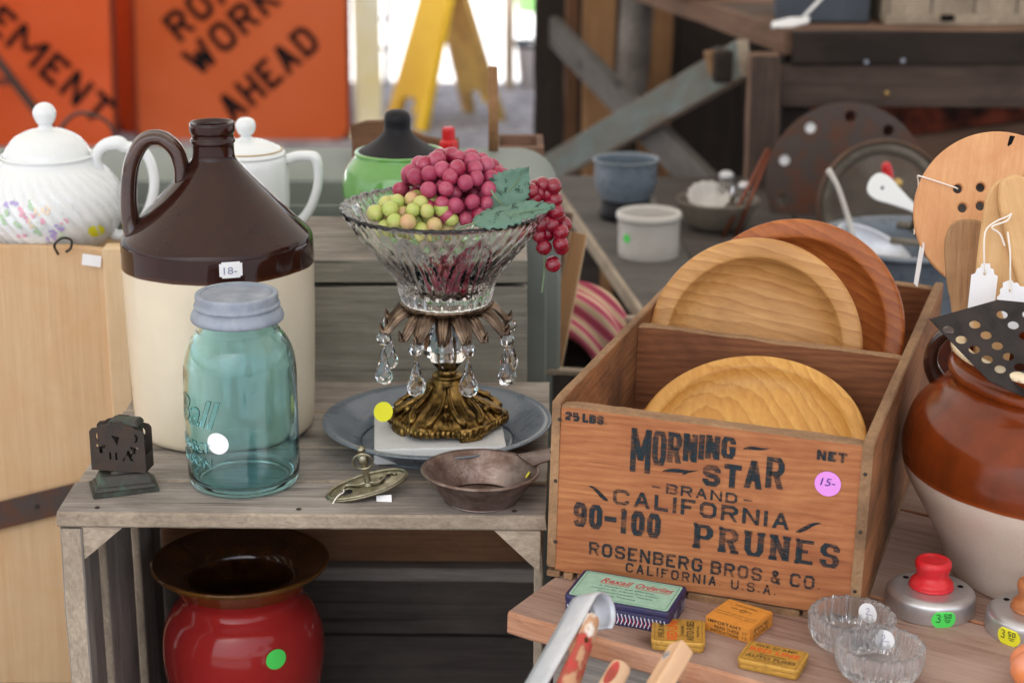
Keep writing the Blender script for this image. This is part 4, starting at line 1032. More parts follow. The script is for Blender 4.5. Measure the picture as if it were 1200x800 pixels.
M['tin_orange'] = plain('tin_orange', '#cd8631', .65, col2='#a86a28', vs=190, mottle=(.55, .78))
M['print_orange'] = plain('print_orange', '#d2521f', .5); M['print_dark'] = plain('print_dark', '#43351f', .55); M['print_green'] = plain('print_green', '#35544c', .55)
t = thing('pill_tin', 'flat pale green and navy tin with red script lettering by the crate', 'tin', mat=at(.0735, -.0385, 0, -1.5))
a, b = rbox(.0795, .0485, .017, .003, .72)
obj('box', a, M['tin_navy'], t); obj('lid', b, M['tin_navy'], t)
z = .0172
obj('lid_label', shape2d([rrect(-.0378, .0378, -.0225, .0225, .002, 3)], .0002), M['tin_green'], t, (0, 0, z))
def line_rect(x0, x1, y0, y1, w): return ribbons([([(x0, y0), (x1, y0), (x1, y1), (x0, y1)], True)], w, w)
obj('label_border', line_rect(-.0358, .0358, -.0205, .0205, .0004), M['print_green'], t, (0, 0, z+.00014))
sc1 = fit_font('Rexall', -.0225, .0020, .0075, .0080, depth=.00003, shear=.35, bold=.012); sc2 = fit_font('Orderlies', .0045, .0335, .0075, .0080, depth=.00003, shear=.35, bold=.012)
ul = ribbons([([(-.022, .0058), (.001, .0055)], False), ([(.0055, .0055), (.032, .0052)], False)], .0008, .0008)
obj('script_lettering', join([sc1, sc2, ul]), M['tin_red'], t, (0, 0, z+.0002))
pr = [fit_font('A Pleasant and Effective', -.022, .021, .0005, .0022, depth=.00002, shear=.2), fit_font('Laxative for Infants and Adults', -.026, .026, -.0045, .0022, depth=.00002, shear=.2),
      fit_font('Phenolphthalein Tablets', -.020, .023, -.0095, .0022, depth=.00002, shear=.2), fit_font('60 Tablets', -.010, .011, -.0150, .0022, depth=.00002)]
obj('small_print', join(pr), M['print_green'], t, (0, 0, z+.0002))
zig = []
for k in range(26):
    x = -.037+k*.00296
    zig.append(([(x-.0007, .0015), (x+.0007, .0055), (x-.0007, .0098)], False))
obj('zigzag_print', ribbons(zig, .0008, .0008), M['tin_white'], t, (0, -.02455, 0), (R_(90), 0, 0))
zig2 = [([(x+.0010, .0030), (x-.0001, .0072)], False) for x in [-.037+k*.00296+.0008 for k in range(26)]]
obj('zigzag_print', ribbons(zig2, .0005, .0005), M['tin_red'], t, (0, -.0246, 0), (R_(90), 0, 0))
zs = [([(y, .0015), (y+.0012, .0055), (y, .0098)], False) for y in [-.021+k*.003 for k in range(15)]]
obj('zigzag_print', ribbons(zs, .0008, .0008), M['tin_white'], t, (.03985, 0, 0), (R_(90), 0, R_(90)))

def fuse_tin(label, mat, w, d, swap):
    t = thing('fuse_tin', label, 'tin', mat=mat, group='yellow auto fuse tins')
    a, b = rbox(w, d, .0078, .0032, .5); obj('box', a, M['tin_yellow'], t); obj('lid', b, M['tin_yellow'], t)
    ff = Matrix.Identity(4)
    L, H = (w, d)
    if swap: ff = RZ(90); L, H = (d, w)
    z = .00795
    def tx(body, x0, x1, y0, h, m, **k):
        me = fit_font(body, x0*L, x1*L, y0*H, h*H, depth=.00003, **k); me.transform(ff); obj('printed_text', me, m, t, (0, 0, z))
    tx('FIVE-20 AMP.', -.36, .36, .28, .12, M['print_dark'], bold=.01)
    tx('RED LINE', -.42, .42, .03, .20, M['print_orange'], bold=.02)
    tx('STANDARD', -.22, .22, -.11, .07, M['print_dark'])
    tx('AUTO FUSES', -.42, .42, -.30, .15, M['print_dark'], bold=.015)
    tx('MADE IN U.S.A.', -.25, .25, -.40, .05, M['print_dark'])
    bd = line_rect(-w*.46, w*.46, -d*.46, d*.46, .0003); obj('label_border', bd, M['print_dark'], t, (0, 0, z-.0001))
    obj('hinge', box_mesh((.005, .0012, .0015), .0003), M['tin_yellow'], t, (0, -d/2-.0002, .0040))
    return t
fuse_tin('yellow auto fuse tin nearest the wooden handles, lettering turned sideways', at(.1215, -.0700, 0, 27-14), .0370, .0370, True)
fuse_tin('yellow auto fuse tin lying crosswise next to the cut glass dishes', at(.1935, -.0838, 0, -5), .0430, .0305, False)
t = thing('fuse_box', 'small orange cardboard fuse box with IMPORTANT printed on its side', 'box', mat=at(.1585, -.0345, 0, -16))
obj('carton', bevelled(pyd([(-.0185, -.018, 0), (.0185, -.018, 0), (.0185, .018, 0), (-.0185, .018, 0), (-.0183, -.0178, .0118), (.0183, -.0178, .0118), (.0183, .0178, .0118), (-.0183, .0178, .0118)], [(3, 2, 1, 0), (4, 5, 6, 7), (0, 1, 5, 4), (1, 2, 6, 5), (2, 3, 7, 6), (3, 0, 4, 7)]), .0005), M['tin_orange'], t)
obj('end_flap', box_mesh((.0004, .0340, .0105), .0001), M['tin_orange'], t, (.0186, 0, .0058))
obj('side_print', join([fit_font('IMPORTANT', -.0160, .0110, .0080, .0026, depth=.00002, bold=.02, spacing=1.2), fit_font('READ THESE', -.0105, .0095, .0045, .0024, depth=.00002, bold=.02), fit_font('INSTRUCTIONS', -.0135, .0095, .0012, .0024, depth=.00002, bold=.02), fit_font('17', .0125, .0160, .0055, .0022, depth=.00002), fit_font('12', .0125, .0160, .0020, .0022, depth=.00002)]), M['print_dark'], t, (0, -.01805, 0), (R_(90), 0, 0))
obj('top_print', join([fit_font('STANDARD', -.009, .009, .0105, .0022, depth=.00002, bold=.01), fit_font('TRADE MARK', -.010, -.0035, .0045, .0016, depth=.00002), fit_font('REG.', .0035, .008, .0045, .0016, depth=.00002),
    fit_font('FOR 20 AMP. 250 VOLT MAXIMUM', -.0165, .0165, -.0045, .0015, depth=.00002), fit_font('AUTOMOBILES RADIO SETS ETC.', -.0165, .0165, -.0080, .0015, depth=.00002)]), M['print_dark'], t, (0, 0, .01185))
em = ribbons([(circ(0, 0, .0026, 18), True), (circ(0, 0, .0014, 10), True)]+[([(.0014*math.cos(a), .0014*math.sin(a)), (.0026*math.cos(a), .0026*math.sin(a))], False) for a in [R_(60*k) for k in range(6)]], .0004, .0004)
obj('round_emblem', em, M['print_dark'], t, (.0005, .0048, .01185))
obj('end_print', join([fit_font('FIVE', -.012, .010, .0062, .0028, depth=.00002, bold=.01), fit_font('FUSES', -.012, .010, .0022, .0028, depth=.00002, bold=.01)]), M['print_dark'], t, (.01885, 0, 0), (R_(90), 0, R_(90)))

# ------------------------------------------------------------------ cut glass salt dishes
def salt_fn(r, z, th, i):
    if r > .017 and z > .001:
        j = noise.noise(Vector((th*7, z*130, 3)))
        d = .0007*math.cos(34*th+2*math.sin(3*th))+.0007*j+.0005*math.sin(83*th)
        return r+d, z+(.0005*math.sin(21*th) if z > .021 else 0)
    return r, z
SP = [(v.x, v.y) for v in cr([(0, .0, 0), (.021, 0, 0), (.0262, .0025, 0), (.0290, .009, 0), (.0302, .0180, 0), (.0303, .0225, 0), (.0292, .0238, 0), (.0270, .0236, 0), (.0258, .0215, 0), (.0240, .0115, 0), (.0195, .0062, 0), (.008, .0052, 0), (0, .0052, 0)], 5)]
def salt(label, a, b, yaw, ang, txt):
    t = thing('salt_dish', label, 'glass dish', mat=at(a, b, .0003, yaw), group='cut glass salt dishes')
    obj('glass_body', lathe(SP, 180, 0, fn=salt_fn), M['salt_glass'], t, smooth=False)
    f = on_cyl(-.0240, R_(ang), .0155)
    s = remap(disc_grid(.0078), lambda x, y, z: ((.0238)*math.cos(R_(ang)+x/.024), .0238*math.sin(R_(ang)+x/.024), .0150+y))
    o = obj('price_sticker', s, M['paper_white'], t)
    wr = ribbons([([(-.002, .003), (0, .004), (.0005, .002), (-.002, -.001), (.004, -.0006)], False)], .0005, .0005)
    obj('price_writing', remap(wr, lambda x, y, z: ((.0234)*math.cos(R_(ang)-x/.024), .0234*math.sin(R_(ang)-x/.024), .0150+y)), M['pen_grey'], o)
salt('ribbed cut glass salt dish standing farther back, nearer the prune crate', .2395, -.0285, 0, 68, '2')
salt('ribbed cut glass salt dish in front of the other one at the picture bottom', .2655, -.0700, 25, 66, '2')

# ------------------------------------------------------------------ biscuit cutter lids with knobs
CP = [(.0330, .0), (.0334, .0002), (.0336, .0015), (.0334, .0115), (.0322, .0150), (.0285, .0172), (.0240, .0176), (.0120, .0180), (0, .0180), (0, .0172), (.0235, .0168), (.0280, .0162), (.0312, .0142), (.0326, .0112), (.0328, .0)]
KN = [(0, .0), (.0155, .0), (.0162, .002), (.0158, .0045), (.0140, .0065), (.0120, .0095), (.0122, .0125), (.0134, .0165), (.0136, .0190), (.0128, .0212), (.0110, .0222), (.0085, .0218), (.0070, .0215), (0, .0218)]
def cutter(label, a, b, yaw, km, sm, ang, txt):
    t = thing('biscuit_cutter', label, 'biscuit cutter', mat=at(a, b, 0, yaw), group='aluminium biscuit cutters')
    obj('tin_ring', lathe(CP, 96, 3, closed=False, cap=False), M['aluminium'], t, smooth=True)
    obj('knob', lathe(KN, 64, 3), km, t, (0, 0, .0178), smooth=True)
    for an in (155, 20):
        obj('vent_hole', lathe([(0, .0002), (.0022, .0002), (.0024, 0)], 16), M['sign_black'], t, (.0222*math.cos(R_(an)), .0222*math.sin(R_(an)), .0178))
    f = on_cyl(.0338, R_(ang), .0062)
    def g(x, y, z):
        yy = y
        return f(x, yy, z) if .0062+yy < .0115 else tuple(Vector(f(x, .0053, z))+Vector((-math.cos(R_(ang))*(yy-.0053)*.62, -math.sin(R_(ang))*(yy-.0053)*.62, (yy-.0053)*.78)))
    s = obj('price_sticker', remap(disc_grid(.0094), lambda x, y, z: g(x, y*.8, z+.0001)), sm, t)
    wr = [stencil('3', -.0062, -.0028, -.001, .0045, t=.1)] if False else []
    G3 = [([(-.0060, .0040), (-.0038, .0045), (-.0030, .0028), (-.0046, .0016), (-.0028, .0004), (-.0034, -.0016), (-.0060, -.0014)], False),
          ([(.0022, .0046), (.0002, .0046), (.0001, .0030), (.0020, .0026), (.0018, .0012), (.0, .0014)], False), ([(.0034, .0046), (.0052, .0044), (.0052, .0016), (.0034, .0014)], True), ([(.0002, -.0004), (.0052, -.0002)], False), ([(.0015, -.0018), (.0046, -.0016)], False)]
    obj('price_writing', remap(ribbons(G3, .0006, .0006), lambda x, y, z: g(x, y, z+.0006)), M['pen'], s)
cutter('round aluminium biscuit cutter with a worn red wooden knob and green price sticker', .2868, .0530, 0, M['red_knob'], M['paper_green'], -66, '3')
M['tan_knob'] = plain('tan_knob', '#b9774a', .45, col2='#a55f35', vs=60)
cutter('round aluminium biscuit cutter with a plain tan knob and yellow price sticker', .3625, .0410, 0, M['tan_knob'], M['paper_yellow'], -116, '3')
# orange lobed object in the corner
t = thing('ceramic_ornament', 'orange glazed lobed ornament cut off by the lower right corner', 'ornament', mat=at(.3800, -.0520, 0, 30) @ Matrix.Diagonal((.95, .95, .80, 1)))
obj('body', lathe([(0, .002), (.012, .0), (.024, .006), (.030, .018), (.028, .030), (.018, .038), (.008, .039), (0, .036)], 96, 4, fn=lambda r, z, th, i: (r*(1-.16*abs(math.cos(3.5*th))**6), z)), M['orange_glaze'], t, smooth=True)
obj('stalk', lathe([(.004, 0), (.003, .006), (.0038, .011), (0, .0115)], 16, 2), M['tan_knob'], t, (0, 0, .036), smooth=True)

# ------------------------------------------------------------------ brown and cream crock with utensils
CRK = at(.3745, .160, .0, 0)
t = thing('stoneware_crock', 'brown glazed crock with cream base and small loop handle, full of utensils', 'crock', mat=CRK)
cp = [(0.0, 0.0038), (0.078, 0.0038), (0.084, 0.0), (0.087, 0.0048), (0.0946, 0.0239), (0.1106, 0.0525), (0.1252, 0.0783), (0.1295, 0.0974), (0.1279, 0.1127), (0.1226, 0.128), (0.1112, 0.1394), (0.1046, 0.1461), (0.0979, 0.1509), (0.0956, 0.1557), (0.0967, 0.1595), (0.0996, 0.1623), (0.099, 0.1671), (0.0956, 0.17), (0.0951, 0.1748), (0.0979, 0.1786), (0.0996, 0.1815), (0.0979, 0.1838), (0.0934, 0.1843), (0.0894, 0.1824), (0.0877, 0.1776), (0.0877, 0.1623), (0.0981, 0.1432), (0.1182, 0.1146), (0.1182, 0.0955), (0.0986, 0.0478), (0.07, 0.0143), (0.0, 0.0115)]
obj('body', lathe(cp, 110, 4), M['crock_glaze'], t, smooth=True)
obj('rim_band', lathe([(.0996, .1808), (.0992, .1842), (.0958, .1860), (.0917, .1860), (.0884, .1840), (.0868, .1776)], 96, 3, cap=False), M['crate_edge'] if False else M['jug_cream'], t, smooth=True)
hd = tube([(-.109, .040, .132), (-.116, .038, .146), (-.115, .036, .162), (-.107, .034, .174), (-.098, .032, .176), (-.092, .030, .166)], [.0075, .0062, .0055, .0055, .006, .007], 14, 5)
obj('loop_handle', hd, M['jug_brown'], t, smooth=True)

def upright(name, label, cat, loc, rot, group=None): return thing(name, label, cat, loc, tuple(R_(a) for a in rot), group)
# the frame for flat utensils: local X right, local Y up, local Z towards the viewer
t = upright('wooden_disc', 'round wooden plunger disc with dark holes behind the spoons', 'wooden disc', (.3955, 1.50, .2115), (74, 6, -8))
hl = [circ(0, 0, .0645, 64)]+[circ(x, y, .0053, 16) for x, y in ((-.0330, .0150), (-.0150, .0185), (-.0130, .0035), (-.0270, -.0000), (.0200, .0290), (.0330, .0100), (.0250, -.0150), (.0020, -.0250), (-.0190, -.0230))]
obj('disc', shape2d(hl, .009, .0015), M['beech'], t)
obj('handle', lathe([(.006, 0), (.006, .17), (.004, .175)], 24), M['beech'], t, (0, 0, .0), (R_(100), 0, 0))
obj('crack', shape2d([[(.002, .0645), (.0062, .0645), (.0045, .058), (.0018, .0555), (.001, .057)]], .0005), M['sign_black'], t, (.0, -.0012, .0044))
obj('tag_string', tube([(-.0330, .0150, .003), (-.036, .0157, .0058), (-.050, .0185, .0058), (-.0640, .0210, .0052), (-.0662, .0210, .0), (-.0640, .016, -.0062), (-.0625, .0, -.0066), (-.0615, -.026, -.0066)], .0007, 6, 4), M['string'], t)
t = upright('price_tag', 'narrow white price tag hanging edge on beside the wooden disc', 'tag', (.3355, 1.497, .170), (88, 8, -78))
obj('card', shape2d([[(-.004, -.020), (.004, -.020), (.004, .013), (.0025, .018), (-.0025, .018), (-.004, .013)]], .0005), M['paper_white'], t)
def flat_spoon(label, loc, rot, prof, mat, th=.006, hole=None):
    t = upright('wooden_spatula', label, 'spatula', loc, rot, 'wooden paddles in the crock')
    L = [(x, y) for x, y in prof]+[(-x, y) for x, y in prof[::-1] if x > 1e-5]
    o = [(v.x, v.y) for v in cr([(a, b, 0) for a, b in L], 4, True)]
    sh = [o]+([circ(*hole, 16)] if hole else [])
    obj('blade', shape2d(sh, th, .0016), mat, t, smooth=False); return t
flat_spoon('dark grained wooden paddle behind the first white tag', (.3640, 1.452, .150), (80, 0, -14+8), [(0, .064), (.010, .062), (.0155, .053), (.0165, .040), (.0135, .015), (.0085, -.010), (.0065, -.060), (.006, -.130), (0, -.133)], M['brown_spoon'])
flat_spoon('pale rounded wooden paddle with a hole tied with white string', (.3845, 1.425, .190), (82, 4, -4), [(0, .064), (.010, .061), (.0165, .051), (.0180, .036), (.0185, .0), (.016, -.040), (.012, -.080), (.008, -.150), (0, -.155)], M['pale_spoon'], .006, (.0005, .041, .0042))
flat_spoon('pale wooden spoon at the right border of the picture', (.4030, 1.420, .195), (82, -14, 10), [(0, .064), (.008, .061), (.0120, .051), (.0130, .036), (.0125, .0), (.010, -.040), (.008, -.080), (.006, -.150), (0, -.155)], M['pale_spoon'])
def tag(label, loc, rot, w=.0105, h=.020):
    t = upright('price_tag', label, 'tag', loc, rot, 'white price tags')
    out = [(-w, -h), (w, -h), (w, h*.55), (w*.72, h*.62), (w*.62, h*.8), (w*.38, h*.84), (w*.3, h), (-w*.3, h), (-w*.38, h*.84), (-w*.62, h*.8), (-w*.72, h*.62), (-w, h*.55)]
    obj('card', shape2d([out, circ(0, h*.62, .0013, 12)], .0005), M['paper_white'], t); return t
tg = tag('white scalloped price tag hanging by string from the pale paddle', (.3655, 1.405, .172), (84, 4, 4), .0105, .021)
obj('tag_string', tube([(0, .013, .001), (-.003, .024, .004), (-.004, .045, .002), (.003, .053, .0), (.014, .058, -.003), (.0175, .060, -.005), (.012, .055, .002), (.000, .050, .004), (.007, .045, .004), (.012, .036, .004)], .0007, 6, 4), M['string'], tg)
tg = tag('white scalloped price tag lying over the slotted black turner', (.3860, 1.385, .1655), (80, -20, 6), .0115, .020)
obj('tag_string', tube([(0, .012, .001), (.003, .024, .003), (.008, .040, .004), (.012, .056, .002)], .0007, 6, 4), M['string'], tg)
# slotted black turner
t = upright('slotted_turner', 'dark steel turner with rows of round holes across the crock mouth', 'turner', (.3610, 1.318, .1530), (56, 0, 10))
out = [(-.0530, .0240), (.0020, .0360), (.0500, .0290), (.0600, -.0160), (.0500, -.0480), (.0150, -.0420), (-.0160, -.0250)]
hs_ = []
for row, (x0, y0) in enumerate(((.0035, .0245), (-.0190, .0190))):
    for k in range(8): hs_.append(circ(x0+k*.0072, y0-k*.0086+ (0 if row == 0 else -.001), .0047, 14, .0033))
for k in range(5): hs_.append(circ(-.0400+k*.0086, .0150-k*.0080, .0047, 14, .0033))
for k in range(4): hs_.append(circ(.0235+k*.0075, .0235-k*.0090, .0047, 14, .0033))
obj('blade', shape2d([out]+hs_, .0011, .0002), M['black_steel'], t)
obj('handle', tube([(.050, -.010, 0), (.085, .000, .003), (.14, .020, .010)], [.006, .006, .007], 10, 4, flat=.35), M['black_steel'], t, smooth=True)

# ------------------------------------------------------------------ utensils poking up in the foreground
def V(*a): return Vector(a)
def along(p0, p1, roll=0):
    """matrix whose local X runs from p0 to p1"""
    x = (V(*p1)-V(*p0)).normalized(); z = V(0, 0, 1); z = (z-x*z.dot(x)).normalized(); y = z.cross(x)
    m = Matrix((x, y, z)).transposed().to_4x4(); m.translation = V(*p0); return m @ RX(roll)
# aluminium strap: a flat bar bent over into a hook at its upper end
t = thing('ladle', 'bright aluminium strap handle with a hole and curled hook end', 'ladle', mat=along((.0480, 1.152, .0265), (-.0415, .960, -.0450), 24))
m_ = 24; vs, fs = [], []; path = [(.26, 0), (.10, 0), (.02, 0), (.008, .0004), (.0, .0005)]
path += [(-.0125*math.sin(a), -.0115+.012*math.cos(a)) for a in [R_(q) for q in range(10, 200, 10)]]
wd_ = .0100
for i, (x, z) in enumerate(path):
    w_ = wd_*(1 if x > .0 else 1.0); vs += [(x, -w_, z-.0005), (x, -w_*.5, z+.0002), (x, 0, z), (x, w_*.5, z+.0002), (x, w_, z-.0005)]
for i in range(len(path)-1):
    for k in range(4): a = i*5+k; fs.append((a, a+5, a+6, a+1))
bm = bmesh.new(); bm.from_mesh(pyd(vs, fs)); bmesh.ops.solidify(bm, geom=list(bm.faces), thickness=.0013); obj('strap_handle', me_from(bm), M['strap_alu'], t, smooth=True)
obj('hole', lathe([(0, .0003), (.0022, .0003), (.0028, 0)], 16, 0, fn=lambda r, z, th, i: (r*(1+.25*abs(math.cos(th))), z)), M['sign_black'], t, (.013, 0, .0004))
obj('bowl', lathe([(0, .0), (.02, .002), (.034, .012), (.038, .024), (.037, .024), (.033, .013), (.019, .003), (0, .0012)], 40, 2), M['strap_alu'], t, (.295, 0, -.018), smooth=True)
# red and white worn wooden handle
t = thing('paring_knife', 'worn red and white painted wooden handle with a rivet', 'knife', mat=along((.0535, 1.137, .0210), (.0090, 1.000, -.0330), 0))
pr_ = [(0, .0), (.0052, .0005), (.0068, .004), (.0074, .012), (.0080, .030), (.0095, .060), (.0100, .085), (.0085, .115), (.006, .125), (0, .126)]
hm_ = lathe(pr_, 28, 4, fn=lambda r, z, th, i: (r*(1-.22*abs(math.sin(th))), z)); hm_.transform(RY(90))
w = NT('worn_handle'); tc = w.n('ShaderNodeTexCoord'); mp = w.n('ShaderNodeMapping'); mp.inputs['Scale'].default_value = (.35, 1, 1); w.l(tc.outputs['Object'], mp.inputs[0])
nz = w.noise(mp.outputs[0], 150, 5, .6); sp = w.n('ShaderNodeSeparateXYZ'); w.l(tc.outputs['Object'], sp.inputs[0])
fx = w.n('ShaderNodeMapRange'); fx.inputs[1].default_value = .008; fx.inputs[2].default_value = .036; w.l(sp.outputs[0], fx.inputs[0])
red = w.ramp(nz, [(.40, hx('#b3352f')), (.5, hx('#9a4a38')), (.56, hx('#b98c6a'))]); wh = w.ramp(nz, [(.45, hx('#ded8cf')), (.55, hx('#b98c6a'))])
w.l(w.mix(wh, red, w.ramp(w.math('ADD', fx.outputs[0], w.math('MULTIPLY', nz, .5)), [(.62, (0, 0, 0, 1)), (.72, (1, 1, 1, 1))])), w.b.inputs['Base Color']); w.b.inputs['Roughness'].default_value = .55; w.bump(nz, .3, .0006)
obj('handle', hm_, w.m, t, smooth=True)
obj('rivet', lathe([(0, .0012), (.0028, .0008), (.0032, 0)], 14, 1), M['brass'], t, (.026, .0015, .0060), (R_(-6), 0, 0), smooth=True)
obj('blade', box_mesh((.10, .018, .0012), .0003), M['aluminium'], t, (.175, 0, 0))
t = thing('tool_shaft', 'tan wooden handle with a splash of red paint at its cut end', 'handle', mat=along((.0700, 1.088, .0105), (.0100, .985, -.0450), 0))
m2 = lathe([(0, .0), (.0052, .0003), (.0068, .0016), (.0072, .012), (.0075, .05), (.0065, .09), (0, .095)], 24, 3); m2.transform(RY(90)); obj('handle', m2, M['stick_wood'], t, smooth=True)
obj('red_paint', remap(disc_grid(.0048), lambda x, y, z: (.012+x*2.0, y*.75, math.sqrt(max(0, .0074**2-(y*.75)**2))+.0001)), M['handle_red'], t)
t = thing('wooden_stick', 'square pale wooden stick with a blunt cut end over the plank edge', 'stick', mat=along((.1090, 1.112, .0120), (.0350, .985, -.0450), 35))
board('stick', t, M['stick_wood'], (.06, 0, -.002), (.12, .0135, .0125), edge=None, wob=.0004)
obj('staple', box_mesh((.006, .006, .0006), .0002), M['aluminium'], t, (.012, -.001, .0046), (0, 0, R_(20)))
# the pail they stand in, below the picture
t = thing('tin_pail', 'plain tin pail below the plank holding the loose utensils', 'pail', (.005, .985, -.335))
obj('body', lathe([(0, 0), (.070, 0), (.075, .004), (.090, .185), (.0925, .188), (.0895, .190), (.0730, .006), (0, .004)], 64, 0), M['zinc'], t, smooth=True)
obj('bail', tube([(-.090, 0, .175), (-.10, -.05, .14), (-.04, -.11, .10), (.04, -.11, .10), (.10, -.05, .14), (.090, 0, .175)], .002, 8, 6), M['dark_iron'], t, smooth=True)

# ------------------------------------------------------------------ the white teapots and the green pot
ZB = .1262-.0265
TPR = [(0, .002), (.030, .0), (.036, .003), (.043, .008), (.058, .022), (.0675, .040), (.0690, .052), (.0650, .068), (.056, .082), (.0478, .091), (.0445, .0965), (.0458, .0995), (.0440, .1005), (.0420, .0970), (.045, .090), (.06, .07), (.063, .05), (.05, .02), (0, .008)]
def rib_fn(tw, n, amp, z0, z1):
    def f(r, z, th, i):
        k = max(0, min(1, (z-z0)/.01, (z1-z)/.01)); return r*(1+amp*k*abs(math.sin(n*.5*(th+tw*z)))), z
    return f
t = thing('teapot', 'white ribbed china teapot painted with pink and violet flowers', 'teapot', (-.452, 1.800, ZB))
obj('body', lathe(TPR, 220, 4, fn=rib_fn(11, 34, .05, .004, .092)), M['white_china'], t, smooth=True)
ld = obj('lid', lathe([(.0440, .096), (.0415, .1000), (.038, .1075), (.030, .1175), (.018, .1235), (.0095, .1255), (.0065, .1275), (.0062, .1295), (0, .1300)], 150, 4, fn=rib_fn(0, 46, .02, .098, .122), cap=False), M['white_china'], t, smooth=True)
obj('knob', lathe([(.0055, .129), (.0085, .132), (.0110, .138), (.0108, .143), (.0080, .1480), (.0035, .1505), (0, .1508)], 36, 4), M['white_china'], ld, smooth=True)
obj('handle', tube([(.055, -.004, .078), (.050, -.004, .086), (.048, -.004, .098), (.056, -.004, .109), (.070, -.004, .112), (.078, -.004, .108), (.092, -.004, .106), (.101, -.004, .092), (.103, -.004, .070), (.096, -.004, .046), (.082, -.004, .026), (.066, -.004, .020), (.056, -.004, .024)], [.0038, .005, .0058, .006, .0072, .006, .0052, .005, .005, .005, .0052, .006, .0065], 14, 5), M['white_china'], t, smooth=True)
obj('spout', tube([(-.060, 0, .030), (-.078, 0, .040), (-.090, 0, .065), (-.104, 0, .088)], [.014, .011, .008, .006], 16, 5), M['white_china'], t, smooth=True)
M['petal_pink'] = plain('petal_pink', '#e3a8bc', .3, coat=.4); M['petal_violet'] = plain('petal_violet', '#b6a8dc', .3, coat=.4)
M['petal_green'] = plain('petal_green', '#b4d3b0', .3, coat=.4); M['petal_peach'] = plain('petal_peach', '#efd9bd', .3, coat=.4)
TR = [(p.x, p.y) for p in cr([(r, z, 0) for r, z in TPR], 6)]
def trad(z):
    best = [p for p in TR[:70]]
    for (r0, z0), (r1, z1) in zip(best, best[1:]):
        if z0 <= z <= z1: return r0+(r1-r0)*(z-z0)/max(1e-9, z1-z0)
    return .05
def onpot(px, z, rr):   # px: offset across the pot in metres
    def f(x, y, h): 
        zz = z+y; R = trad(zz)*1.03+.0008; s_ = max(-.95, min(.95, (px+x)/R)); return (R*s_, -R*math.sqrt(1-s_*s_), zz)
    return f
FR = random.Random(4)
for mt, spots in (('petal_pink', ((-.008, .052), (-.014, .037), (-.003, .057), (.028, .048), (.010, .050), (-.010, .060))), ('petal_violet', ((-.018, .066), (-.024, .064), (.018, .038), (.013, .034), (.022, .042))),
                  ('petal_green', ((-.028, .056), (-.030, .050), (-.016, .046), (.004, .040), (.002, .045), (-.002, .066), (.024, .034))), ('petal_peach', ((.004, .060), (.012, .062), (-.001, .048)))):
    for px, z in spots:
        ms_ = []
        for q in range(5):
            a = FR.uniform(0, 6.28); rr = FR.uniform(.0016, .0030); d_ = FR.uniform(.001, .0042)
            rr *= .8; ms_.append(remap(disc_grid(rr, 2, 10), onpot(px+d_*math.cos(a), z+d_*math.sin(a), rr)))
        finish(obj('painted_flower', join(ms_), M[mt], t), kind='stuff')
obj('price_sticker', remap(disc_grid(.0065), onpot(.0520, .034, 0)), M['paper_yellow'], t)

t = thing('teapot', 'plain white teapot with a gold lid line and squared handle behind the jug', 'teapot', (-.2580, 1.800, ZT))
obj('body', lathe([(0, .002), (.022, 0), (.026, .002), (.031, .008), (.0385, .022), (.0405, .040), (.0400, .062), (.0385, .074), (.0360, .0790), (.0330, .0795), (.035, .07), (.036, .03), (.02, .008), (0, .006)], 72, 4), M['white_china'], t, smooth=True)
ld = obj('lid', lathe([(.0365, .0790), (.0375, .0805), (.0355, .0830), (.030, .0875), (.019, .0925), (.0085, .0950), (.0050, .0970), (.0045, .0985), (0, .0985)], 72, 4, cap=False), M['white_china'], t, smooth=True)
obj('gold_line', tube([(.0345*math.cos(a), .0345*math.sin(a), .0845) for a in [2*math.pi*q/60 for q in range(60)]], .0007, 6, closed=True), M['gold'], ld, smooth=True)
obj('knob', lathe([(.0045, .098), (.0075, .1005), (.0098, .1060), (.0090, .1115), (.0055, .1150), (0, .1160)], 32, 4), M['white_china'], ld, smooth=True)
obj('handle', tube([(.0380, 0, .074), (.048, 0, .0775), (.060, 0, .0780), (.0665, 0, .0755), (.0690, 0, .066), (.0680, 0, .048), (.0620, 0, .030), (.0530, 0, .016), (.044, 0, .012), (.036, 0, .014)], [.0055, .0052, .0052, .0056, .005, .0048, .0048, .005, .005, .005], 14, 4), M['white_china'], t, smooth=True)
obj('spout', tube([(-.036, 0, .026), (-.050, 0, .038), (-.058, 0, .056), (-.068, 0, .074)], [.010, .0085, .006, .005], 14, 4), M['white_china'], t, smooth=True)

t = thing('green_pot', 'round bright green glazed pot with a black cone stopper', 'pot', (-.1090, 1.797, ZT))
obj('body', lathe([(0, .003), (.026, .0), (.036, .004), (.048, .018), (.0560, .038), (.0570, .050), (.0530, .066), (.0460, .0765), (.0440, .0800), (.0440, .0830), (.0415, .0840), (.0395, .081), (.045, .06), (.045, .03), (0, .01)], 84, 4), M['green_glaze'], t, smooth=True)
obj('stopper', lathe([(.041, .0815), (.0375, .0845), (.028, .0900), (.0190, .0965), (.0135, .1030), (.0125, .1080), (.0128, .1150), (.0110, .1205), (.0060, .1235), (0, .1240)], 60, 4), M['black_plastic'], t, (-.002, 0, 0), smooth=True)
obj('price_sticker', disc_grid(.0080), M['paper_green'], t, (-.0285, -.0445, .062), (R_(68), 0, R_(-32)))

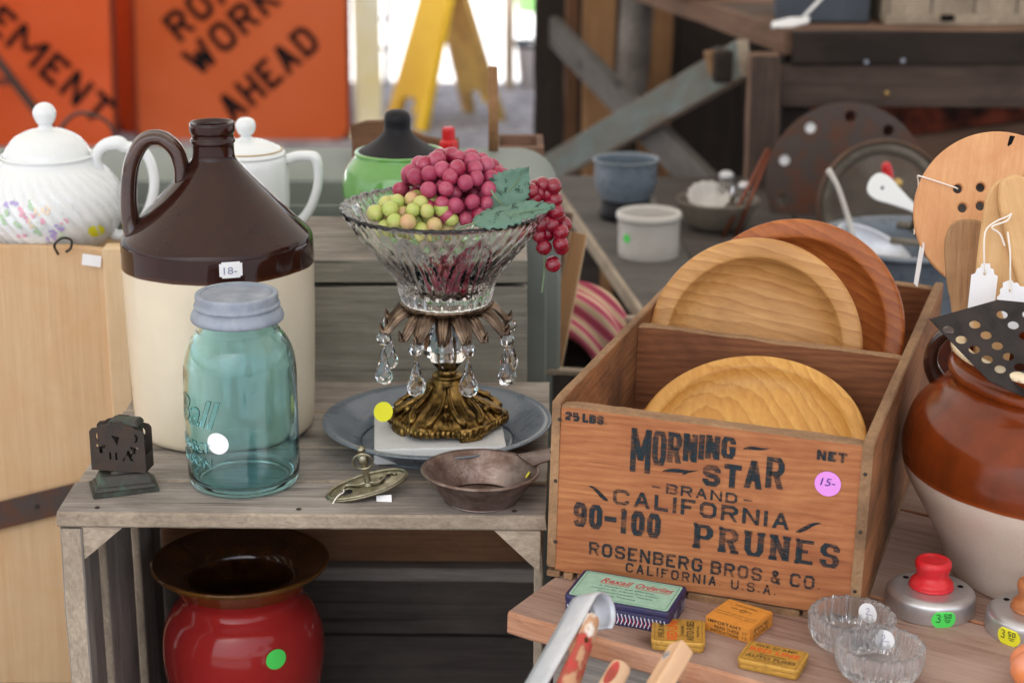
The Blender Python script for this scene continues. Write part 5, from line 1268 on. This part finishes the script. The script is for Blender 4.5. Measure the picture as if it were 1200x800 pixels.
# ------------------------------------------------------------------ bits on the grey cabinet
t = thing('curved_tray', 'small brown wooden drawer front with a curved top and yellow sticker', 'drawer', (-.170, 1.985, ZC))
o_ = [(0, 0), (.112, 0), (.112, .020), (.095, .026), (.075, .030), (.060, .036), (.048, .043), (.035, .0465), (.015, .0460), (0, .042)]
obj('front', shape2d([o_], .012, .001), M['brown_wood'], t, (0, 0, 0), (R_(90), 0, 0))
obj('side', box_mesh((.008, .050, .030), .001), M['brown_wood'], t, (.004, .031, .0155)); obj('side', box_mesh((.008, .050, .018), .001), M['brown_wood'], t, (.108, .031, .0095))
obj('price_sticker', disc_grid(.0070), M['paper_yellow'], t, (.062, -.0066, .022), (R_(90), 0, 0))
t = thing('glue_bottle', 'small teal bottle with a bright red cap standing behind the grapes', 'bottle', (-.0665, 1.945, ZC))
t.scale = (1.2, 1.2, 1.45)
obj('body', lathe([(0, 0), (.0085, 0), (.009, .002), (.009, .010), (.0065, .013), (0, .013)], 32, 0), M['teal_plastic'], t, smooth=True)
obj('cap', lathe([(.0078, .012), (.0082, .0125), (.0078, .022), (.0055, .024), (.0055, .031), (.0045, .033), (0, .033)], 24, 0, fn=lambda r, z, th, i: (r*(1+.04*math.cos(12*th)), z)), M['red_plastic'], t)
t = thing('paper_card', 'folded orange card leaning beside the red capped bottle', 'card', (-.0500, 1.975, ZC))
obj('card', shape2d([[(-.014, 0), (.016, 0), (.014, .010), (-.010, .006)]], .0006), M['orange_paper'], t, (0, 0, .0), (R_(80), 0, R_(10)))
t = thing('wooden_dowel', 'thin brown wooden dowel standing upright behind the bowl', 'dowel', (-.0205, 2.04, ZC))
obj('stick', lathe([(0, 0), (.0055, 0), (.0052, .095), (.004, .097), (0, .097)], 16), M['tan_wood'], t, smooth=True)
t = thing('wooden_box', 'low tan wooden box behind the cabinet near the bench leg', 'box', (-.018, 2.09, .115))
for (c, d) in (((.025, 0, .018), (.058, .008, .036)), ((.025, .07, .018), (.058, .008, .036)), ((0, .035, .018), (.008, .062, .036)), ((.050, .035, .018), (.008, .062, .036)), ((.025, .035, .002), (.05, .062, .004))):
    obj('panel', box_mesh(d, .001), M['bench_edge'], t, c)
t = thing('wooden_stand', 'dark stand behind the grey cabinet under the tan box', 'stand', (-.03, 2.12, -.335))
obj('top', box_mesh((.12, .10, .02), .001), M['dark_wood'], t, (.01, .01, .44))
for x in (-.04, .05):
    for y in (-.02, .05): obj('leg', box_mesh((.015, .015, .43), .001), M['dark_wood'], t, (x, y, .215))

# ------------------------------------------------------------------ junk between the cabinet and the prune crate
def prism_beam(p0, p1, w, th, up=(0, 0, 1)):
    """a board from p0 to p1; w is measured along 'up' made square to the board"""
    x = (V(*p1)-V(*p0)); L = x.length; x = x.normalized(); y = V(*up); y = (y-x*y.dot(x)).normalized(); z = x.cross(y)
    m = Matrix((x, y, z)).transposed().to_4x4(); m.translation = (V(*p0)+V(*p1))/2; return m, L
def beam(name, parent, mat, p0, p1, w, th, up=(0, 0, 1), edge=None, **k):
    m, L = prism_beam(p0, p1, w, th, up)
    return board(name, parent, mat, m.translation, (L, w, th), rot=m.to_3x3(), edge=edge, **k)
t = thing('leaning_board', 'narrow pale board leaning against the cabinet below the red grapes', 'board', (0, 0, 0))
beam('board', t, M['tan_wood'], (.0400, 2.02, -.12), (.0760, 2.06, .058), .020, .012, (1, 0, 0), edge=M['pale_edge'])
t = thing('leaning_board', 'reddish brown board behind the leaning pale board', 'board', (0, 0, 0))
beam('board', t, M['bench_edge'], (.030, 2.17, -.14), (.060, 2.24, .04), .030, .012, (1, 0, 0))
t = thing('wooden_box', 'dark wooden box with a pale worn rim holding the striped cloth', 'box', (.020, 1.90, -.335), (0, 0, R_(-12)))
for c, d in (((.07, 0, .14), (.15, .010, .28)), ((.07, .21, .14), (.15, .010, .28)), ((0, .105, .14), (.010, .20, .28)), ((.14, .105, .14), (.010, .20, .28)), ((.07, .105, .01), (.13, .20, .008))):
    b_ = box_mesh(d, .001, 0); obj('panel', b_, M['dark_wood'], t, c)
    if d[2] > .1: obj('rim', box_mesh((d[0]+.003, d[1]+.003, .006), .001), M['grey_end'], t, (c[0], c[1], .2835))
t = thing('striped_cloth', 'folded pink and cream striped cloth lying in the dark box', 'cloth', (.098, 2.10, -.075))
vs, fs = [], []; nn = 30
for i in range(nn):
    for j in range(nn):
        u_, v_ = i/(nn-1), j/(nn-1)
        vs.append((-.06+.13*u_, -.036+.072*v_+.010*math.sin(u_*4), .006*math.sin(v_*13+u_*2)+.016*math.sin(math.pi*v_)+.012*math.sin(u_*5)))
for i in range(nn-1):
    for j in range(nn-1): a = i*nn+j; fs.append((a, a+1, a+nn+1, a+nn))
bm = bmesh.new(); bm.from_mesh(pyd(vs, fs)); bmesh.ops.solidify(bm, geom=list(bm.faces), thickness=.003)
obj('fabric', me_from(bm), M['striped'], t, (-.008, -.03, .012), (R_(52), R_(38), 0), smooth=True)
t = thing('wooden_strip', 'brown wooden strip lying across behind the striped cloth', 'wooden strip', (0, 0, 0))
beam('strip', t, M['tan_wood'], (.105, 2.30, -.095), (.185, 2.20, -.135), .028, .012)
t = thing('shoe_box', 'dark junk boxes in the shade under the back table', 'box', (.14, 2.45, -.42))
obj('box', box_mesh((.22, .16, .18), .002), M['dark_wood'], t, (.02, 0, .09)); obj('lid', box_mesh((.226, .166, .02), .002), M['brown_wood'], t, (.02, 0, .19))

# ------------------------------------------------------------------ back table with kitchen things
ZK = -.08
t = thing('back_table', 'weathered grey plank table holding the ramekin, mug and basin', 'table', (0, 0, 0))
def poly_board(name, parent, mat, pts, z, th):
    me = shape2d([pts], th, .002); return obj(name, me, mat, parent, (0, 0, z-th/2))
poly_board('plank', t, M['brace_wood'], [(.170, 2.19), (.255, 2.17), (.215, 3.02), (.065, 3.02)], ZK, .018)
for k in range(5):
    x = .258+k*.165; poly_board('plank', t, M['dark_wood'], [(x+.002, 2.17), (x+.160, 2.17), (x+.160-.0, 3.02), (x-.038 if k == 0 else x+.002, 3.02)], ZK-.001, .018)
beam('edge_strip', t, M['grey_end'], (.168, 2.19, ZK-.012), (.063, 3.02, ZK-.012), .022, .010, edge=M['grey_end'])
for x, y in ((.20, 2.26), (.12, 2.95), (1.03, 2.26), (1.03, 2.95)): obj('leg', box_mesh((.045, .045, .85), .002), M['dark_wood'], t, (x, y, -.525))
t = thing('ramekin', 'straight sided pale grey crock cup with a green dot', 'cup', (.1870, 2.50, ZK))
obj('body', lathe([(0, .001), (.038, 0), (.041, .002), (.042, .010), (.0425, .050), (.0445, .052), (.0450, .056), (.0440, .060), (.0410, .0605), (.0385, .056), (.038, .01), (0, .006)], 64, 2), M['crock_grey'], t, smooth=True)
obj('price_sticker', remap(disc_grid(.006), on_cyl(.0432, R_(-90-48), .030)), M['paper_green'], t)
t = thing('enamel_mug', 'blue grey enamel mug on a black stand behind the ramekin', 'mug', (.1680, 2.72, ZK))
obj('body', lathe([(0, .030), (.034, .030), (.040, .036), (.046, .055), (.0465, .085), (.0490, .0880), (.0480, .0900), (.0445, .086), (.043, .05), (0, .034)], 56, 3), M['mug_blue'], t, smooth=True)
obj('stand', lathe([(.0, 0), (.036, 0), (.038, .004), (.036, .030), (0, .030)], 40), M['black_plastic'], t, smooth=True)
t = thing('dark_bowl', 'dark metal bowl filled with glass shakers and shells', 'bowl', (.2980, 2.66, ZK))
obj('body', lathe([(0, .001), (.034, 0), (.048, .014), (.058, .036), (.0600, .042), (.0570, .042), (.045, .018), (0, .006)], 56, 3), M['mesh_metal'], t, smooth=True)
for nm, x, y, r, h in (('glass_shaker', .012, .005, .013, .050), ('glass_shaker', .036, -.02, .012, .040)):
    q = thing(nm, 'small clear glass shaker standing '+('at the middle of' if x < .02 else 'at the right side of')+' the dark bowl', 'shaker', (.2980+x, 2.66+y, ZK+.020))
    obj('glass_body', lathe([(0, 0), (r*.8, 0), (r, .004), (r*.9, h*.5), (r, h*.8), (r*.7, h), (0, h)], 12), M['crystal'], q)
    obj('cap', lathe([(r*.8, h), (r*.85, h+.008), (r*.5, h+.012), (0, h+.012)], 20, 0), M['aluminium'], q, smooth=True)
t = thing('shell_dish', 'speckled shell shaped dish lying in the dark bowl', 'dish', (.283, 2.655, ZK+.03))
obj('dish', lathe([(0, 0), (.012, .002), (.026, .014), (.030, .024), (.028, .024), (.012, .006), (0, .004)], 60, 3, fn=lambda r, z, th, i: (r*(1+.05*math.cos(14*th)), z)), M['crock_grey'], t, (0, 0, 0), (R_(30), 0, 0), smooth=True)
t = thing('copper_tongs', 'thin copper rods leaning out of the dark bowl', 'tongs', (.330, 2.58, ZK))
for p, q in (((-.030, .02, -.0), (.035, .06, .120)), ((-.012, .02, -.0), (.038, .06, .118))): obj('rod', tube([p, q], .0028, 8), M['copper'], t, smooth=True)
# basin
t = thing('enamel_basin', 'wide blue grey enamel basin full of kitchen tools', 'basin', (.4950, 2.27, ZK))
obj('body', lathe([(0, .002), (.080, 0), (.088, .006), (.106, .070), (.1150, .0765), (.1165, .0800), (.1135, .0825), (.1030, .0760), (.0860, .012), (0, .006)], 90, 3), M['enamel_blue'], t, smooth=True)
t = thing('steel_ladle', 'steel ladle lying in the basin with a cream curved handle', 'ladle', (.4400, 2.215, -.004))
lb_ = lathe([(0, -.020), (.018, -.018), (.034, -.009), (.042, .0), (.0425, .0012), (.0400, .0006), (.032, -.0075), (.017, -.0165), (0, -.0185)], 56, 3); lb_.transform(Matrix.Diagonal((1.15, .62, 1, 1)))
obj('bowl', lb_, M['strap_alu'], t, (0, 0, .010), (R_(25), R_(24), R_(-8)), smooth=True)
obj('handle', tube([(-.024, .01, .016), (-.032, .02, .044), (-.042, .035, .074), (-.052, .05, .092)], [.0042, .0038, .0034, .0044], 12, 5, flat=.6), M['crock_grey'], t, smooth=True)
t = thing('enamel_spoon', 'white enamel teardrop handle with a hanging hole over the basin', 'spoon', (.4300, 2.12, .094))
pts = [(v.x, v.y) for v in cr([(-.020, .0015, 0), (-.016, .0125, 0), (-.004, .0150, 0), (.012, .0105, 0), (.034, .0045, 0), (.046, .0028, 0), (.046, -.0028, 0), (.034, -.0045, 0), (.012, -.0105, 0), (-.004, -.0150, 0), (-.016, -.0115, 0)], 4, True)]
obj('handle', shape2d([pts, circ(-.004, 0, .0032, 14)], .003, .0012), M['white_china'], t, (0, 0, 0), Euler((R_(62), 0, 0)).to_matrix() @ Matrix.Rotation(R_(-34), 3, 'Z'))
obj('ferrule', tube([(.034, -.004, -.020), (.036, .0, -.034), (.034, .006, -.046)], .0032, 10, 3), M['nickel'], t, smooth=True)
t = thing('door_knobs', 'old brass door knob lying among the tools in the basin', 'door knob', (.5000, 2.21, .002))
obj('knob', lathe([(0, -.012), (.008, -.011), (.0125, -.004), (.0125, .004), (.008, .011), (0, .012)], 28, 3), M['gold'], t, (.008, 0, .012), (R_(30), 0, 0), smooth=True)
obj('shaft', tube([(0, 0, .01), (-.012, .03, .020)], .004, 10), M['dark_iron'], t, smooth=True)
t = thing('metal_rods', 'dark metal tool shafts lying across the basin', 'tool', (.500, 2.25, .010))
for p, q, r in (((-.04, -.03, .0), (.06, -.06, -.005), .004), ((-.02, .03, .005), (.07, -.01, .0), .005)): obj('rod', tube([p, q], r, 10), M['mesh_metal'], t, smooth=True)
t = thing('cork_stopper', 'small red handled stopper leaning in the sieve', 'stopper', (.4790, 2.32, .060))
obj('handle', lathe([(0, 0), (.005, .001), (.0068, .008), (.006, .020), (.003, .024), (0, .024)], 20, 3), M['red_plastic'], t, (-.004, 0, .002), (0, R_(-14), 0), smooth=True)
obj('tip', lathe([(0, 0), (.006, .002), (.0068, .010), (0, .014)], 16, 3), M['gold'], t, (.006, 0, -.008), smooth=True)
# sieve and disc leaning behind
t = thing('sieve', 'round wire sieve with a rusty metal hoop standing upright', 'sieve', (.5250, 2.60, -.0335), (R_(83), 0, 0))
obj('hoop', lathe([(.0890, -.003), (.0925, -.003), (.0935, .0), (.0930, .006), (.0910, .008), (.0890, .006)], 80, closed=True), M['hoop_brown'], t, smooth=True)
obj('inner_ring', lathe([(.072, -.003), (.0905, .000), (.0905, .002), (.072, -.001)], 80, closed=True), M['mesh_metal'], t, smooth=True)
ms_ = []
for k in range(-22, 23):
    q = k*.0034; L_ = math.sqrt(max(0, .075**2-q*q))
    if L_ > .004: ms_ += [(box_mesh((2*L_, .0011, .0011), 0), T(0, q, -.004)), (box_mesh((.0011, 2*L_, .0011), 0), T(q, 0, -.0048))]
finish(obj('wire_mesh', join(ms_), M['mesh_metal'], t), kind='stuff')
t = thing('burner_disc', 'large rusty round iron plate with a ring of holes behind the sieve', 'disc', (.5000, 2.76, -.035), (R_(84), 0, 0))
hl = [circ(0, 0, .1180, 72)]+[circ(.0985*math.cos(R_(a)), .0985*math.sin(R_(a)), .0095, 18) for a in (88, 52, 124, 160, 196, 232, 268, 304, 340, 16)]
obj('plate', shape2d(hl, .006, .001), M['rust_iron'], t)
for a in (124, 160): obj('pale_disc', lathe([(0, .001), (.008, .001), (.0085, 0)], 20), M['paper_white'], t, (.0985*math.cos(R_(a)), .0985*math.sin(R_(a)), -.002))

# ------------------------------------------------------------------ heavy workbench in the back
t = thing('workbench', 'heavy old wooden workbench with crossed braces behind the kitchen things', 'workbench', (0, 0, 0))
BT = .166
bx = lambda y: .4353-(y-2.96)*.266
for k in range(7):
    y0 = 2.962+k*.18; y1 = y0+.176
    poly_board('top_plank', t, M['bench_wood'] if k % 2 else M['bench_edge'], [(bx(y0)+.003, y0), (1.9, y0), (1.9, y1), (bx(y1)+.003, y1)], BT-.001*(k % 2), .034)
m, L = prism_beam((.4353, 2.955, BT-.018), (bx(4.2), 4.2, BT-.018), .036, .02, (0, 0, 1))
board('top_edge', t, M['bench_edge'], m.translation, (L, .038, .018), rot=m.to_3x3(), wob=.002)
board('fascia', t, M['bench_dark'], (1.17, 2.950, BT-.026), (1.46, .050, .018), rot=(R_(90), 0, 0), wob=.002)
board('apron', t, M['bench_wood'], (1.135, 2.960, BT-.087), (1.44, .068, .020), rot=(R_(90), 0, 0), wob=.002)
beam('leg', t, M['bench_wood'], (.3965, 2.952, -.95), (.3965, 2.952, BT-.037), .046, .046, (1, 0, 0), edge=M['bench_edge'], nx=20, wob=.002)
beam('leg', t, M['bench_dark'], (.450, 2.995, -.95), (.450, 2.995, BT-.037), .040, .040, (1, 0, 0), edge=M['bench_dark'], nx=20, wob=.002)
beam('leg', t, M['bench_dark'], (.080, 4.15, -.95), (.080, 4.15, BT-.037), .062, .062, (1, 0, 0), nx=20, wob=.002)
beam('leg', t, M['bench_dark'], (1.6, 4.15, -.95), (1.6, 4.15, BT-.037), .062, .062, (1, 0, 0), nx=20)
beam('brace', t, M['teal_paint'], (.060, 4.02, -.290), (.372, 3.00, .115), .062, .020, (0, 0, 1), edge=M['grey_end'], nx=20, wob=.001)
beam('brace', t, M['brace_wood'], (.090, 4.12, .010), (.365, 3.06, -.150), .066, .020, (0, 0, 1), nx=20)
for x, z in ((.555, .118), (.612, .120), (.590, .069)): obj('bolt', lathe([(0, .004), (.0035, .003), (.0042, 0)], 12), M['gold'] if z < .1 else M['zinc'], t, (x, 2.9405, z), (R_(90), 0, 0), smooth=True)
t = thing('log_post', 'rough grey log hanging under the bench top', 'log', (.252, 3.95, -.1))
obj('log', lathe([(0, 0), (.026, .0), (.032, .01), (.034, .12), (.030, .22), (0, .225)], 22, 3, fn=lambda r, z, th, i: (r*(1+.06*math.sin(3*th)+.05*noise.noise(Vector((th*2, z*20, 0)))), z)), M['grey_wood'], t, (0, 0, 0), (0, R_(3), 0), smooth=True)
t = thing('wooden_hook', 'small worn wooden bracket under the bench corner', 'bracket', (.338, 3.05, .05))
obj('block', box_mesh((.035, .06, .05), .004, .003), M['bench_dark'], t, (.006, 0, .048)); obj('peg', tube([(-.018, 0, .07), (-.012, 0, .04), (-.004, 0, .020)], [.010, .008, .006], 10, 3), M['crate_edge'], t, smooth=True)
# things on the bench
t = thing('metal_box', 'dark blue grey metal box on the workbench corner', 'box', (.4700, 3.10, BT+.0005), (0, 0, R_(-6)))
obj('body', box_mesh((.150, .13, .060), .004, .001), M['blue_grey_metal'], t, (.035, 0, .030)); obj('lid', box_mesh((.156, .136, .012), .003), M['blue_grey_metal'], t, (.035, 0, .067))
t = thing('white_brush', 'white flat tool leaning against the dark metal box', 'brush', (.4020, 2.990, BT+.002))
obj('head', shape2d([[(-.022, -.003), (.006, -.007), (.034, -.003), (.036, .003), (.008, .007), (-.020, .004)]], .006, .002), M['white_paint'], t, (.032, 0, .004), (R_(60), R_(-8), 0)); obj('handle', tube([(.056, 0, .010), (.10, .03, .050)], .003, 8), M['white_paint'], t, smooth=True)
t = thing('wooden_crate', 'pale weathered wooden crate standing on the workbench at top right', 'crate', (.605, 3.02, BT+.0005))
board('bottom_rail', t, M['grey_end'], (.20, -.004, .008), (.42, .016, .014), rot=(R_(90), 0, 0))
for k in range(6): board('slat', t, M['grey_end'], (.030+k*.068, .004, .060), (.088, .065, .010), rot=(0, R_(90), R_(90)), edge=M['grey_wood'])
for x in (-.006, .408): obj('end_panel', box_mesh((.012, .24, .10), .002), M['grey_end'], t, (x, .13, .051))
obj('back_panel', box_mesh((.40, .012, .10), .002), M['grey_end'], t, (.201, .245, .051)); obj('bottom_panel', box_mesh((.40, .22, .008), .001), M['grey_end'], t, (.201, .13, .006))
obj('hand_hole', box_mesh((.022, .004, .010), .001), M['sign_black'], t, (.088, -.014, .0120))
t = thing('brass_bowl', 'yellow brass bowl on the bench at the picture top', 'bowl', (.315, 3.42, BT+.0005))
obj('body', lathe([(0, 0), (.04, 0), (.075, .025), (.082, .04), (.079, .04), (.04, .006), (0, .005)], 40, 3), M['gold'], t, smooth=True); obj('foot', lathe([(.03, -.0), (.036, 0), (.036, .003), (.03, .003)], 30), M['gold'], t)
# low boards and rusty sheet under the bench
t = thing('rusty_sheet', 'rust orange sheet standing in the shade under the bench', 'metal sheet', (1.02, 3.55, -.30))
obj('sheet', box_mesh((.9, .004, .60), .001), plain('rust_sheet', '#8a3a1c', .8, col2='#2e1a14', vs=14, mottle=(.4, .6)), t, (0, 0, 0)); obj('stiffener', box_mesh((.9, .02, .02), .001), M['rust_iron'], t, (0, .012, -.29))
t = thing('lower_board', 'grey weathered board lying under the bench at right', 'board', (0, 0, 0))
beam('board', t, M['bench_edge'], (.66, 3.15, -.080), (1.12, 3.10, -.005), .075, .02)
t = thing('stacked_boards', 'dark boards stacked upright behind the sieve', 'board', (.66, 3.30, -.45))
for k in range(5): board('board', t, M['bench_dark'], (-.20+k*.072, .0, 0), (.70, .068, .02), rot=(0, R_(90), R_(90)))

# ------------------------------------------------------------------ dark shed wall and posts behind the bench
t = thing('shed_wall', 'dark board wall of a shed behind the workbench', 'wall', (0, 4.75, 0))
obj('backing', box_mesh((2.35, .01, 1.6), .001), M['bench_dark'], t, (1.29, .03, -.15))
for k in range(15): board('board', t, M['bench_dark'], (.19+k*.152, 0, -.15), (1.6, .149, .02), rot=(0, R_(90), R_(90)), nx=6)
def post(label, x, y, w, mat, z1=.6):
    t = thing('wooden_post', label, 'post', (x, y, -.95), group='posts behind the workbench'); board('post', t, mat, (0, 0, (z1+.95)/2), (z1+.95, w, .04), rot=(0, R_(90), R_(90)), wob=.003, nx=20); return t
post('pale tan post just right of the bench leg', .205, 4.45, .075, M['tan_wood'])
post('thin reddish post between the bench leg and the tan post', .142, 4.48, .030, M['brown_wood'])
post('grey post standing behind the pale tan post', .272, 4.55, .045, M['bench_wood'])
post('short tan sack coloured panel behind the grey log', .350, 4.58, .075, M['tan_wood'])

# ------------------------------------------------------------------ road signs leaning at the far left
def sign(label, x0, y, side, mat, lines, z0=-.95, yaw=0, ang=45, lean=-8, th=.012):
    t = thing('road_sign', label, 'sign', (x0, y, z0), (R_(lean), 0, R_(yaw)), group='orange road signs')
    obj('panel', shape2d([rrect(0, side, 0, side, .05, 8)], th, .002), mat, t, (0, 0, 0), (R_(90), 0, 0))
    fr = ribbons([([(p[0], p[1]) for p in rrect(-.006, side+.006, -.006, side+.006, .05, 6)], True)], .022, .022)
    bm = bmesh.new(); bm.from_mesh(fr); bmesh.ops.solidify(bm, geom=list(bm.faces), thickness=.02)
    obj('frame', me_from(bm), M['sign_edge'], t, (0, .012, 0), (R_(90), 0, 0))
    if lines:
        ms = []
        for s_, cx, cy, L_, h_, a in lines:
            me = stencil(s_, -L_/2, L_/2, -h_/2, h_/2, t=.20, gap=.34); me.transform(T(cx, cy, 0) @ RZ(a)); ms.append(me)
        obj('lettering', join(ms), M['sign_black'], t, (0, -th/2-.002, 0), (R_(90), 0, 0))
    return t
S = .885
sign('right hand orange road sign reading ROAD WORK AHEAD', -1.583, 7.87, S, M['sign_orange_pale'],
     [('ROAD', .315, .595, .44, .125, 41), ('WORK', .395+.008, .462, .47, .125, 41), ('AHEAD', .555, .275, .50, .125, 41)])
sign('left hand brighter orange road sign with EMENT lettering slanting down', -2.545, 7.72, S, M['sign_orange'], [('PAVEMENT', .500, .455, .98, .125, -42)])
sign('narrow edge of a third orange sign squeezed between the two road signs', -1.70, 8.02, .30, M['sign_orange'], [], lean=-3)
sgn = bpy.data.objects[[o.name for o in bpy.data.objects if o.name.startswith('road_sign')][-1]]; sgn.scale = (1, 1, 3)
t = thing('sign_stand', 'slanting grey metal leg of a sign stand at the left border', 'sign stand', (-2.12, 7.5, -.95))
beam('leg', t, M['dark_iron'], (.33, 0, 0), (-.18, .1, .70), .03, .03, (1, 0, 0)); beam('leg', t, M['dark_iron'], (-.60, 0, 0), (-.18, .1, .70), .03, .03, (1, 0, 0))
beam('cross_bar', t, M['sign_edge'], (.10, .03, .30), (-.45, .03, .30), .03, .02)
t = thing('wire_basket', 'brown basket with a bent wire handle behind the flowered teapot', 'basket', (-.83, 3.6, -.285), (0, 0, 0))
bk = [(0, 0), (.045, 0), (.055, .02), (.062, .11), (.065, .115), (.060, .115), (.05, .02), (0, .008)]
obj('body', lathe(bk, 40, 2), M['brown_wood'], t, smooth=True); obj('handle', tube([(-.052, 0, .11), (-.050, 0, .165), (-.01, 0, .205), (.045, 0, .19), (.060, 0, .15), (.062, 0, .11)], .0040, 8, 6), M['rust_iron'], t, smooth=True)
t = thing('side_table', 'brown side table behind the cabinet under the wire basket', 'table', (-.86, 3.6, -1.035))
obj('top', box_mesh((.4, .4, .03), .003), M['bench_dark'], t, (0, 0, .734))
for x in (-.17, .17):
    for y in (-.17, .17): obj('leg', box_mesh((.03, .03, .72), .002), M['bench_dark'], t, (x, y, .36))

# ------------------------------------------------------------------ yellow folding floor sign, racks and far bits
t = thing('floor_sign', 'yellow plastic A-frame floor sign standing open on the gravel', 'floor sign', (-.295, 8.30, -.95), (0, 0, R_(38)))
for sg in (-1, 1):
    o_ = [(-.145, 0), (-.085, 0), (-.060, .13), (.060, .13), (.085, 0), (.145, 0), (.105, .64), (.085, .67), (-.085, .67), (-.105, .64)]
    pn = obj('panel', shape2d([o_], .030, .006), M['yellow_plastic'] if sg < 0 else M['dirty_yellow'], t, (sg*.215, 0, 0), (R_(90), 0, R_(90)) if False else Euler((R_(90), 0, R_(90))).to_matrix())
    pn.rotation_euler = (Matrix.Rotation(R_(-17.5*sg), 3, 'Y') @ Matrix.Rotation(R_(90), 3, 'Z') @ Matrix.Rotation(R_(90), 3, 'X')).to_euler()
    obj('rib', box_mesh((.02, .012, .60), .003), M['yellow_plastic'], pn, (0, .36, .02), (R_(90), 0, 0))
obj('hinge', box_mesh((.05, .16, .03), .004), M['yellow_plastic'], t, (0, 0, .655))
t = thing('plastic_panel', 'cream translucent looking plastic panel beside the orange sign', 'panel', (-.612, 7.95, -.95))
obj('panel', box_mesh((.115, .05, 1.1), .01), M['cream_plastic'], t, (0, 0, .55)); obj('foot', box_mesh((.14, .2, .03), .005), M['cream_plastic'], t, (0, 0, .015))
t = thing('metal_rack', 'dark thin metal post with two short brackets', 'rack', (-.625, 9.3, -.95), (0, 0, 0))
obj('post', lathe([(0, 0), (.014, 0), (.014, 1.2), (0, 1.2)], 12), M['dark_iron'], t, (0, 0, 0), (0, R_(3), 0), smooth=True)
for z in (.175, .325): obj('bracket', tube([(.0, 0, z), (-.05, 0, z+.01), (-.075, 0, z+.03)], .010, 8, 3), M['rust_iron'], t, smooth=True)
t = thing('wooden_post', 'pale grey post standing in the bright yard', 'post', (-.012, 9.2, -.95))
board('post', t, M['grey_end'], (0, 0, .5), (1.0, .055, .05), rot=(0, R_(90), 0))
t = thing('white_bucket', 'white plastic bucket with a dark rim in the bright yard', 'bucket', (.115, 9.25, -.95))
obj('body', lathe([(0, 0), (.075, 0), (.095, .20), (.10, .205), (.085, .205), (.07, .01), (0, .01)], 32), M['white_paint'], t, smooth=True)
obj('rim', lathe([(.090, .20), (.104, .20), (.104, .225), (.090, .225)], 32, closed=True), M['blue_grey_metal'], t, smooth=True)
t = thing('flower_pot', 'red flower pot at the top of the picture beside the bench leg', 'flower pot', (.13, 12.2, -.946))
obj('pot', lathe([(0, 0), (.10, 0), (.14, .2), (.12, .2), (.08, .02), (0, .02)], 32), M['green_glaze'], t, smooth=True)
obj('flowers', join([(sphere(.05, 10), T(rnd.uniform(-.11, .11), rnd.uniform(-.1, .1), .24+rnd.uniform(-.02, .08))) for _ in range(16)]), M['red_plastic'], t, smooth=True)
